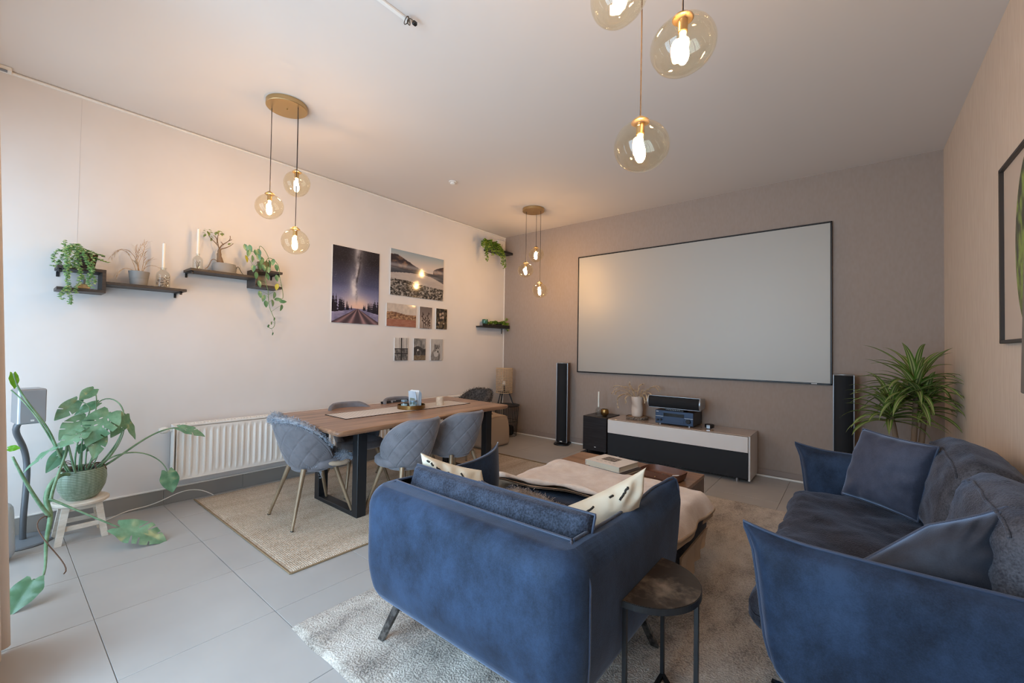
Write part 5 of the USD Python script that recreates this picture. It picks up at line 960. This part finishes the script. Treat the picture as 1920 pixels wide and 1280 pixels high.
nz = meshkit.fbm(np.c_[g[:, 1] * 30, g[:, 2] * 18, 0 * g[:, 0]], 4, 3)[:, None]; cc = np.array(lin('#1d2a12')) * (1 - np.clip(nz * 3 - 1, 0, 1)) + np.array(lin('#8aa03c')) * np.clip(nz * 3 - 1, 0, 1)
obj('print', (g, gf), m_vc, t, col=cc)
t = thing('wall_panel', 'thick dark framed panel standing off the right wall at the picture edge', 'picture', (XR, 2.2, 1.7))
def tilt(m): return rot(m, [0, 1, 0], 1.1, (XR - .04, 0, 1.21))
obj('panel', tilt(box(XR - .092, XR - .03, 1.6, 2.76, 1.21, 2.145, .004)), M('panel_grey_brown', '#6d625a', .5), t); obj('inset', tilt(box(XR - .097, XR - .092, 1.66, 2.665, 1.26, 2.10, .002)), m_black, t); obj('mounting_rail', box(XR - .032, XR - .001, 1.8, 2.5, 1.6, 1.72), m_black, t)
# ------------------------------------------------------------------ sofas
def velvet(name, base, b2, weave=False):
    """soft pile: brushed lighter and darker in patches; weave = a coarser, speckled cloth"""
    nodes = {'g': ('geometry', {}), 'm': ('mapping', {'scale': (1, 1, .75)}), 'n': ('noise_texture', {'scale': 4.5 if not weave else 6.0, 'detail': 10.0, 'roughness': .72}), 'r': ('rgb_ramp', {'ramp': [(.36, lin(base)), (.64, lin(b2))]}),
        'n2': ('noise_texture', {'scale': 230.0 if not weave else 150.0, 'detail': 2.0}), 'k': ('math', {'math_type': 'multiply_add', 'value2': .18 if not weave else .55, 'value3': -.09 if not weave else -.275}), 'ad': ('math', {'math_type': 'add'}),
        'b': ('bump', {'strength': .25 if not weave else .9, 'distance': .002 if not weave else .003}),
        'p': ('principled_bsdf', {'roughness': .7, 'specular_ior_level': .2, 'sheen_weight': .5 if not weave else .22, 'sheen_roughness': .35, 'sheen_tint': (.58, .72, 1.0)})}
    links = [('g.position', 'm.vector'), ('m.vector', 'n.vector'), ('g.position', 'n2.vector'), ('n2.fac', 'k.value1'), ('k.value', 'ad.value1'), ('n.fac', 'ad.value2'), ('ad.value', 'r.fac'), ('r.color', 'p.base_color'), ('n2.fac', 'b.height'), ('b.normal', 'p.normal')]
    return usdkit.material(stage, '/World/Looks/' + name, nodes, links, surface='p.BSDF')
m_velvet = velvet('navy_velvet', '#182130', '#2c3d56'); m_boucle = velvet('navy_weave', '#1d222d', '#414a5b', True); m_pipe = M('navy_piping', '#26344c', .5, sheen_weight=.3)
m_seatw = velvet('dark_weave', '#1d1c21', '#39373d', True)
def rpanel(x0, x1, y0, y1, z0, z1, r, step=.045):
    m = rbox(x0, x1, y0, y1, z0, z1, r, 24); return V(m.refine_to_length(step))
def jig(m, s, amp=.004, sc_=6): return noisy(m, amp, sc_, s)
# small sofa seen from behind
t = thing('small_sofa', 'navy velvet two-seat sofa seen from behind, facing the screen', 'sofa', (-1.17, 1.55, .02))
X0, X1, Y0, Y1, ZB, ZT = -1.76, -.632, 1.085, 2.03, .19, .735
AT, RC = .088, .105                                        # arm thickness, radius of the outer edges
outer = rbox(X0, X1, Y0, Y1 + .3, ZB, ZT + .012, RC, 40)
outer = outer - mf.Manifold.cube([3, 3, .2]).translate([-3, 0, ZT])
inner = rbox(X0 + AT, X1 - AT, Y0 + .135, Y1 + 1.0, ZB + .1, ZT + .5, .03, 12)
frame_ = outer - inner
def cutbox(a, b, c, d): return mf.Manifold.cube([b - a, d - c, 2]).translate([a, c, -.5])
SP = Y0 + .10
def sofa_shape(v, s):
    """the arms dip a little, flare out at their front corner and thin to a seam; everything tucks in under the seat"""
    v = v.copy(); y = np.clip((v[:, 1] - 1.25) / (Y1 - 1.25), 0, 1); z = np.clip((v[:, 2] - ZB) / (ZT - ZB), 0, 1); pk = np.clip((y - .6) / .4, 0, 1) ** 2
    if s:
        xo = X1 if s > 0 else X0; dist = (xo - v[:, 0]) * s; v[:, 0] += s * np.clip(dist - .02, 0, .2) * .72 * np.clip((y - .8) / .2, 0, 1) ** 2
        v[:, 2] += pk * z ** 3 * .035 - .014 * np.sin(PI * y) * z ** 2; v[:, 0] += s * .02 * pk * z ** 3; v[:, 1] -= .10 * (1 - np.clip(z * 1.4, 0, 1)) ** 1.5 * y
    v[:, 0] -= (v[:, 0] - (X0 + X1) / 2) * .09 * (1 - np.clip(z * 2.2, 0, 1)) ** 2; v[:, 1] += .05 * (1 - np.clip(z * 2.2, 0, 1)) ** 2 * (1 - y); return v
v, f = V((frame_ ^ cutbox(X0 - .1, X1 + .1, Y0 - .1, SP)).refine_to_length(.035)); v2, f2 = V((frame_ ^ cutbox(X0 + AT, X1 - AT, SP, SP + .12)).refine_to_length(.035)); v, f = cat((v, f), (v2, f2))
obj('backrest', (sofa_shape(v, 0) + .0, f), m_velvet, t, smooth=38)
for s, a, b in ((-1, X0 - .1, X0 + AT), (1, X1 - AT, X1 + .1)):
    v, f = V((frame_ ^ cutbox(a, b, SP, Y1)).refine_to_length(.03)); ar = obj('arm', (sofa_shape(v, s), f), m_velvet, t, smooth=38)
    xi = X0 + AT - .004 if s < 0 else X1 - AT + .004; xo = X0 + .012 if s < 0 else X1 - .012
    P = sofa_shape(np.array([(xi, y, ZT) for y in np.linspace(Y0 + .14, Y1, 16)]), s) + [0, 0, .004]; D = sofa_shape(np.array([(xo, Y1, z) for z in np.linspace(ZT - .06, ZB + .1, 10)]), s) + [0, .002, 0]
    obj('piping', tube(spline(np.vstack([P, D]), 60), .0058, 8), m_pipe, ar, smooth=True)
obj('back_piping', tube(sofa_shape(spline([(X0 + AT, Y0 + .135, ZT), (-1.5, Y0 + .130, ZT), (-1.2, Y0 + .128, ZT), (-.9, Y0 + .130, ZT), (X1 - AT, Y0 + .135, ZT)], 40), 0) + [0, 0, .004], .0058, 8), m_pipe, t, smooth=True)
for s, x in ((-1, X0), (1, X1)):
    D = [(x - s * AT, SP + .03, ZT), (x - s * AT * .6, SP, ZT - .022), (x - s * AT * .22, SP, ZT - .055)] + [(x - s * .0005, SP, z) for z in np.linspace(ZT - .1, ZB + .1, 10)]; D = sofa_shape(np.array(D), 0) + [s * .001, 0, .002]; obj('corner_seam', tube(spline(D, 40), .0042, 8), m_pipe, t, smooth=True)
obj('seat_base', V(rbox(X0 + AT + .002, X1 - AT - .002, Y0 + .137, Y1 - .04, ZB + .02, .33, .03)), m_velvet, t, smooth=40)
v, f = rpanel(X0 + AT + .01, X1 - AT - .01, Y0 + .15, Y1 + .03, .32, .47, .06, .04); obj('seat_cushion', noisy((v, f), .014, 9, 8), m_seatw, t, smooth=True)
m_chrome = M('sofa_leg_metal', '#8d8f90', .25, metallic=1.0, noise=(40, '#5f6062', .45, .55))
for x, s in ((X0 + .1, -1), (X1 - .1, 1)):
    for y, q in ((Y0 + .13, -1), (Y1 - .14, 1)): obj('leg', leg_box((x + s * .03, y + q * .05, .021), (x - s * .05, y - q * .0, .22), (.017, .008), (.02, .01)), m_chrome, t)
# its loose cushions
def cushion(label, cs, th, mat, pipe=None, seed=0, wr=.006, hard=.42, pinch=.05, name='cushion', n=34):
    m, e = pillow(*cs, th, n=n, seed=seed, wr=wr, hard=hard, pinch=pinch); c = np.mean(np.array(cs), 0); t = thing(name, label, 'cushion', c)
    obj('cover', m, mat, t, smooth=True); obj('piping', tube(np.vstack([e, e[:1]]), .0055, 7, False), pipe or mat, t, smooth=True); return t
cushion('long navy back cushion leaning inside the small sofa backrest', ((-1.685, 1.265, .46), (-.69, 1.265, .46), (-.70, 1.345, .79), (-1.675, 1.345, .79)), .17, m_boucle, m_pipe, 3, .006, .25, .02, n=48)
m_cream = M('cream_print_fabric', '#cfc3ad', .85, bump=(260, .3, .001)); m_mark = M('black_print', '#26241f', .8)
def cream(label, cs, th, seed, marks, side, pinch=.09):
    m, e = pillow(*cs, th, n=44, seed=seed, wr=.020, hard=.5, pinch=pinch); t = thing('cream_cushion', label, 'cushion', np.mean(np.array(cs), 0)); obj('cover', m, m_cream, t, smooth=True)
    tm = trimesh.Trimesh(*V(m), process=False); pq = trimesh.proximity.ProximityQuery(tm); c = [np.asarray(q, float) for q in cs]; nn = np.cross(c[1] - c[0], c[3] - c[0]); nn = nn / np.linalg.norm(nn) * side
    for p in marks:
        P = np.array([(1 - a) * (1 - b) * c[0] + a * (1 - b) * c[1] + a * b * c[2] + (1 - a) * b * c[3] for a, b in spline(np.c_[np.array(p), np.zeros(len(p))], 18)[:, :2]]) + nn * th * .42
        q, _, fi = pq.on_surface(P); obj('printed_line', tube(q + tm.face_normals[fi] * .0005, .0045, 6), m_mark, t, smooth=True)
cream('cream cushion with black line print, in the left corner of the small sofa', ((-1.645, 1.36, .50), (-1.40, 1.66, .47), (-1.50, 1.62, .735), (-1.675, 1.36, .845)), .16, 5,
      [[(.62, .95), (.66, .80), (.74, .68), (.90, .74)], [(.25, .90), (.34, .90), (.42, .86)], [(.12, .93), (.17, .9)], [(.05, .95), (.09, .93)]], 1)
cream('cream cushion with black line print, upright in the right corner of the small sofa', ((-.93, 1.44, .47), (-.72, 1.76, .50), (-.665, 1.72, .885), (-.985, 1.49, .685)), .21, 9,
      [[(.04, .72), (.16, .82), (.30, .86), (.34, .93)], [(.62, .80), (.66, .90), (.70, .97)], [(.05, .60), (.14, .68), (.22, .74)], [(.52, .93), (.56, .97)]], 1)
cushion('flat blue velvet cushion lying against the long back cushion', ((-1.56, 1.42, .50), (-1.06, 1.40, .50), (-1.06, 1.56, .65), (-1.54, 1.60, .70)), .12, m_velvet, m_pipe, 12, .01)
tt = thing('grey_throw', 'fluffy grey-brown throw heaped on the small sofa seat by its left arm', 'throw', (-1.5, 1.8, .48)); m_th = M('grey_plush', '#73665d', .95, noise=(24, '#978a80', .4, .6), bump=(90, 1, .006))
g, gf = grid(lambda u, v: np.stack([-1.64 + .5 * u, 1.62 + .38 * v, .475 + .13 * np.sin(PI * u) ** .6 * np.sin(PI * v) ** .5 * (.7 + .5 * meshkit.fbm(np.stack([u * 5, v * 5, 0 * u], -1), 3, 4)) + .0], -1), 40, 34); obj('cloth', (g, gf), m_th, tt, smooth=True)
tm = trimesh.Trimesh(g, np.vstack([gf[:, [0, 1, 2]], gf[:, [0, 2, 3]]]), process=False); fur(tt, g, np.abs(np.array(tm.vertex_normals)), 1800, .014, .003, m_th, 8)
# footstool with blanket
t = thing('footstool', 'large dark woven footstool under the cream blanket, in front of the small sofa', 'footstool', (-1.3, 2.5, .02))
v, f = rpanel(-1.84, -.69, 2.09, 2.83, .20, .455, .075, .045); obj('cushion', noisy((v, f), .016, 7, 11), m_seatw, t, smooth=True)
obj('base', V(rbox(-1.78, -.76, 2.15, 2.77, .12, .22, .03)), m_velvet, t, smooth=40)
for x in (-1.78, -.82):
    for y in (2.2, 2.8): obj('leg', mv(cyl(.018, .021, .13, n=16), (x, y, 0)), m_black_metal, t, smooth=40)
t = thing('blanket', 'cream waffle blanket folded over the footstool and its right edge', 'blanket', (-1.3, 2.6, .47)); m_bl = M('cream_blanket', '#cdb7a6', .9, bump=(130, .6, .004), noise=(12, '#d8c5b5', .4, .65), sheen_weight=.3); m_bl2 = M('blanket_lining', '#b99f86', .9, bump=(90, .7, .004))
def drape(front, lift, drop, far):
    def fn(u, v):
        x = -1.90 + 1.225 * u - .0 * v; yf = front + .17 * np.sin(PI * np.clip(u * .95, 0, 1)) ** .8 + .02 * u; yb = far - .06 * u - .05 * np.clip(.12 - u, 0, 1) * 8; y = yf + (yb - yf) * v; xe = np.clip((x + .735) / .08, 0, 1); xl = np.clip((-1.80 - x) / .10, 0, 1)
        fold = meshkit.fbm(np.stack([x * 4.5, y * 4.5, 0 * x], -1), 3, 6) - .5; ru = np.sin(x * 7 + y * 16 + 5 * fold) * .006
        z = lift + .472 + .030 * fold + ru + .028 * np.exp(-(v / .09) ** 2) * (1 + .7 * np.exp(-((u - .12) / .15) ** 2)) - drop * xe ** 1.5 - .10 * xl ** 1.6
        return np.stack([x + .02 * xe * np.sin(y * 14), y + .010 * np.sin(x * 9) * (1 - v), np.maximum(z, .30)], -1)
    return fn
g, gf = grid(drape(2.07, .022, .13, 2.86), 80, 60); tm = trimesh.Trimesh(g, np.vstack([gf[:, [0, 1, 2]], gf[:, [0, 2, 3]]]), process=False); N = np.array(tm.vertex_normals)
ef = g.reshape(80, 60, 3)[:, 0]; er = g.reshape(80, 60, 3)[-1]
obj('layer', cat((g + N * .008, gf), (g - N * .004, gf[:, ::-1])), m_bl, t, smooth=True); g2, gf2 = grid(drape(2.035, .004, .145, 2.85), 80, 60); obj('layer', cat((g2, gf2), (g2 - [0, 0, .008], gf2[:, ::-1])), m_bl2, t, smooth=True)
obj('folded_edge', tube(ef + [0, 0, .001], .015 + .005 * np.sin(np.arange(80) * .35), 8), m_bl, t, smooth=True); obj('side_edge', tube(er, .011, 8), m_bl2, t, smooth=True)
hang, hf = grid(lambda u, v: np.stack([-.655 + .012 * np.sin(u * 22 + v * 2) * v, 2.16 + .5 * u + .05 * v * np.sin(u * 5), .35 + .0 * u - .17 * v * (1 - .7 * u)], -1), 30, 12); obj('hanging_end', cat((hang, hf), (hang - [.008, 0, 0], hf[:, ::-1])), m_bl2, t, smooth=True)

# ------------------------------------------------------------------ coffee table
m_walnut = wood('walnut', '#6b4731', '#a57a56', (1.2, 13, 13), 1.4, .35, coat_weight=.2)
t = thing('coffee_table', 'low walnut coffee table with black steel legs, beside the blanket', 'coffee table', (-1.43, 3.25, .02)); a, b, c, d = -1.97, -.892, 3.01, 3.50
obj('top', box(a, b, c, d, .395, .42, .002), m_walnut, t); obj('body', box(a + .002, b - .002, c + .002, d - .002, .22, .395, .002), wood('walnut_side', '#5b463a', '#7d6250', (1.2, 13, 13), 1.4, .4), t)
for x in (a + .02, b - .02):
    for y in (c + .02, d - .02): obj('leg', box(x - .013, x + .013, y - .013, y + .013, .02, .22, .002), m_black_metal, t)
for x in (a + .02, b - .02): obj('side_rail', box(x - .01, x + .01, c + .033, d - .033, .055, .08, .002), m_black_metal, t)
def book(label, cx, cy, w, h, z0, th, ang, cover, title):
    t = thing('book', label, 'book', (cx, cy, z0)); R_ = lambda m: mv(rot(m, [0, 0, 1], ang), (cx, cy, 0))
    obj('pages', R_(box(-w / 2 + .006, w / 2 - .004, -h / 2 + .004, h / 2 - .004, z0 + .003, z0 + th - .003)), M('page_edges', '#d9ceb8', .9, bump=(400, .3, .001), stretch=(.1, .1, 8)), t)
    obj('cover', R_(cat(box(-w / 2, w / 2, -h / 2, h / 2, z0 + .0004, z0 + .003), box(-w / 2, w / 2, -h / 2, h / 2, z0 + th - .003, z0 + th, .0008), box(-w / 2, -w / 2 + .004, -h / 2, h / 2, z0 + .003, z0 + th - .003))), cover, t)
    if title:
        obj('cover_picture', R_(box(-.085, .045, -.03, .085, z0 + th, z0 + th + .0006)), M('book_picture', '#2c2321', .5, noise=(60, '#8f8378', .4, .6)), t); obj('cover_text', R_(cat(*[box(-.10 + .04 * k, -.075 + .04 * k, -.075, -.07, z0 + th, z0 + th + .0005) for k in range(5)])), M('book_text', '#6d6157', .6), t)
m_bk1 = M('book_white', '#ddd3ca', .45); m_bk2 = M('book_dark', '#3a2f2b', .5)
book('dark-covered book under the white one on the coffee table', -1.475, 3.17, .33, .265, .4203, .020, -9, m_bk2, False); book('thick white book with dark cover picture, uppermost of the stack', -1.51, 3.17, .32, .27, .4407, .042, -9, m_bk1, True)
t = thing('leather_tray', 'brown leather catch-all tray with small things on the coffee table', 'tray', (-1.105, 3.2, .42)); ang = -8
def ltray(u, v):
    a = 2 * PI * u; s = np.interp(v, [0, .42, .5, .56, 1], [.02, .93, 1.0, 1.06, 1.14]); z = np.interp(v, [0, .42, .5, .56, 1], [.003, .003, .008, .016, .058]); q = np.stack([np.sign(np.cos(a)) * np.abs(np.cos(a)) ** .55 * .135, np.sign(np.sin(a)) * np.abs(np.sin(a)) ** .55 * .098], -1) * s[..., None]
    r = math.radians(ang); return np.stack([-1.105 + q[..., 0] * math.cos(r) - q[..., 1] * math.sin(r), 3.2 + q[..., 0] * math.sin(r) + q[..., 1] * math.cos(r), .4203 + z], -1)
g, gf = grid(ltray, 73, 24); c0 = np.array([-1.105, 3.2, 0]); gi = (g - c0) * [1.03, 1.03, 1] + c0; gi[:, 2] = np.maximum(gi[:, 2] - .0025, .4205); obj('leather', cat((g, gf[:, ::-1]), (gi, gf)), M('brown_leather', '#6b4534', .45, bump=(140, .25, .001)), t, smooth=True)
for k, (dx_, dy_) in enumerate(((.19, .07), (-.02, -.09))): obj('snap', mv(ellip((0, 0, 0), (.006, .006, .004), 1), (-1.105 + (.147, -.02)[k], 3.2 + (-.0, -.118)[k], .45)), m_brass, t, smooth=True)
k_ = thing('trinkets', 'small heap of keys and beads lying in the leather tray', 'trinkets', (-1.08, 3.2, .424), kind='stuff'); obj('beads', cat(*[ellip((-1.10 + rnd.uniform(-.05, .06), 3.2 + rnd.uniform(-.04, .04), .430 + rnd.uniform(0, .008)), (.006, .006, .005), 1) for _ in range(50)]), M('bead_grey', '#8f857b', .3, noise=(200, '#3b3531', .4, .6)), k_)
single('folded_paper', rot(box(-1.05, -1.0, 3.205, 3.245, .437, .445, .001), [0, 1, 0], -12, (-1.02, 3.2, .44)), M('paper_white2', '#d9dde2', .7), 'folded white paper slip lying in the leather tray', 'paper')

# ------------------------------------------------------------------ large sofa along the right wall
t = thing('large_sofa', 'long navy velvet sofa with woven cushions standing along the right wall', 'sofa', (.16, 2.6, .02)); SX0, SX1, SY0, SY1 = -.30, .64, 1.68, 3.62
def slab(yc, T, nu=60, nv=40):
    """an upholstered arm: thick in the middle, pinched to a seam along its top and front edges"""
    zf = np.array([.20, .225, .265, .292, .355, .451, .561, .658, .711, .745]); xf = np.array([-.10, -.165, -.200, -.222, -.240, -.252, -.264, -.278, -.296, -.312])
    def outline(u, w):
        z0_ = .20 + (.715 - .20) * w + .030 * w ** 3 * np.clip((u - .78) / .22, 0, 1) ** 2 - .006 * np.sin(PI * u) * w; x = (SX1 - .012) + (np.interp(z0_, zf, xf) - (SX1 - .012)) * u; return x, z0_
    def fn(sd):
        def f(u, w):
            x, z = outline(u, w); du = np.clip((1 - u) * .95 / .11, 0, 1); dw = np.clip((1 - w) * .52 / .12, 0, 1); db = np.clip(w * .52 / .08, 0, 1); th = T / 2 * np.sqrt(1 - (1 - du) ** 2) ** .8 * np.sqrt(1 - (1 - dw) ** 2) ** .8 * np.sqrt(1 - (1 - db) ** 2) + .004
            th = th + (meshkit.fbm(np.stack([x * 6, z * 6, 0 * x + sd], -1), 3, 7) - .5) * .016 * np.minimum(du, dw); return np.stack([x, yc + sd * th, z], -1)
        return f
    g1, f1 = grid(fn(-1), nu, nv); g2, f2 = grid(fn(1), nu, nv); tm = trimesh.Trimesh(*V(cat((g1, f1), (g2, f2[:, ::-1]))), process=False)
    u = np.linspace(.02, 1, 30); x1, z1 = outline(u, np.ones(30)); w = np.linspace(.97, .08, 24); x2, z2 = outline(np.ones(24), w); return V(tm), np.vstack([np.c_[x1, np.full(30, yc), z1 + .003], np.c_[x2 - .003, np.full(24, yc), z2]])
for s, yc in ((-1, SY0 + .075), (1, SY1 - .075)):
    m, edge = slab(yc, .15); ar = obj('arm', m, m_velvet, t, smooth=True); obj('piping', tube(edge, .0062, 8), m_pipe, ar, smooth=True)
v, f = rpanel(.52, .64, SY0 + .05, SY1 - .05, ZB, .735, .055); obj('backrest', jig((v, f), 23), m_velvet, t, smooth=True)
obj('seat_base', V(rbox(-.22, .56, SY0 + .12, SY1 - .12, ZB, .31, .03)), m_velvet, t, smooth=40)
v, f = rpanel(-.318, .40, SY0 + .13, SY1 - .13, .285, .475, .095, .035); w = noisy((v, f), .022, 8, 31); v, f = w; v[:, 2] += .012 * np.sin(v[:, 0] * 14 + 2.5 * np.sin(v[:, 1] * 5)) * (v[:, 2] > .42) * np.sin(v[:, 1] * 3.1); obj('seat_cushion', noisy((v, f), .006, 26, 5), m_seatw, t, smooth=True)
for x in (-.2, .5):
    for y in (SY0 + .1, SY1 - .1): obj('leg', leg_box((x, y, .021), (x, y, .2), (.02, .01), (.025, .012)), m_chrome, t)
ym = 2.60
def bcush(label, ya, yb, seed):
    tc_ = thing('back_cushion', label, 'cushion', (.40, (ya + yb) / 2, .66)); m = rpanel(.27, .525, ya, yb, .46, .90, .095, .035); v, f = m; z = np.clip((v[:, 2] - .46) / .44, 0, 1); yy = (v[:, 1] - (ya + yb) / 2) / ((yb - ya) / 2)
    v = v.copy(); v[:, 0] += .085 * z - .03 * (1 - yy ** 2) * np.sin(PI * z); v[:, 2] += .035 * z * (1 - yy ** 2) - .05 * z * np.clip((v[:, 0] - .42) / .15, 0, 1); v, f = noisy((v, f), .02, 7, seed); v, f = noisy((v, f), .005, 28, seed + 2)
    obj('cover', (v, f), m_boucle2, tc_, smooth=True); tm = trimesh.Trimesh(v, f, process=False); P = np.array([(.352 - .02 * 0, y, 1.0) for y in np.linspace(ya + .05, yb - .05, 24)]); loc, ir, it = tm.ray.intersects_location(P, np.tile([0, 0, -1.0], (24, 1)), multiple_hits=False); o = np.argsort(loc[:, 1]); q = loc[o]; q = q[np.r_[True, np.diff(q[:, 1]) > .005]]; obj('seam', tube(spline(q, 60) + [0, 0, .001], .0055, 7), m_boucle2, tc_, smooth=True)
m_boucle2 = velvet('charcoal_weave', '#2a2a30', '#505056', True)
bcush('plump charcoal back cushion of the large sofa, farther of two, behind the square pillow', ym + .005, SY1 - .12, 41); bcush('plump charcoal back cushion of the large sofa, nearer of two', SY0 + .13, ym - .005, 47)
cushion('square navy velvet pillow propped in the far corner of the large sofa', ((-.05, 3.23, .53), (.26, 3.0, .515), (.335, 2.98, .91), (.05, 3.28, .925)), .22, velvet('grey_navy_velvet', '#363a49', '#4a4f60'), m_pipe, 21, .012, .45, .05)
cushion('slumped dark velvet pillow behind the near arm of the large sofa', ((-.12, 1.90, .52), (.33, 1.90, .50), (.38, 2.02, .895), (.20, 2.01, .79)), .26, velvet('charcoal_velvet', '#26282f', '#373a43'), m_pipe, 27, .022, .45, .05)

# ------------------------------------------------------------------ half-round side table
t = thing('side_table', 'small half-round side table with worn bronze top between the sofas', 'side table', (-.55, 1.59, .02)); cx, cy, R = -.622, 1.592, .205
arc = [(cx + R * math.cos(a), cy + R * .97 * math.sin(a)) for a in np.linspace(-PI / 2 + .22, PI / 2 - .22, 40)]; dpoly = sg.Polygon([(cx, cy + .2)] + [(cx, cy - .2)] + arc).buffer(.0)
m_bronze = M('worn_bronze', '#382d24', .40, noise=(9, '#8a7866', .48, .72), metallic=.3, bump=(30, .2, .002))
obj('top', prism(dpoly.buffer(-.003), .007, .497), m_bronze, t); ring = dpoly.difference(dpoly.buffer(-.006)); obj('rim', prism(ring, .022, .480), m_black_metal, t)
for x, y in ((cx + .009, cy - .188), (cx + .009, cy + .188), (cx + R - .012, cy)): obj('leg', box(x - .0075, x + .0075, y - .0075, y + .0075, .0225, .48, .001), m_black_metal, t)
obj('floor_rail', cat(box(cx + .0015, cx + .0165, cy - .18, cy + .18, .0225, .0375, .001)), m_black_metal, t)
m = box(-.0075, .0075, -.14, .14, .0225, .0375, .001); obj('floor_rail', mv(rot(m, [0, 0, 1], math.degrees(math.atan2(.188, -(R - .021))) - 90), (cx + R / 2, cy + .094, 0)), m_black_metal, t)
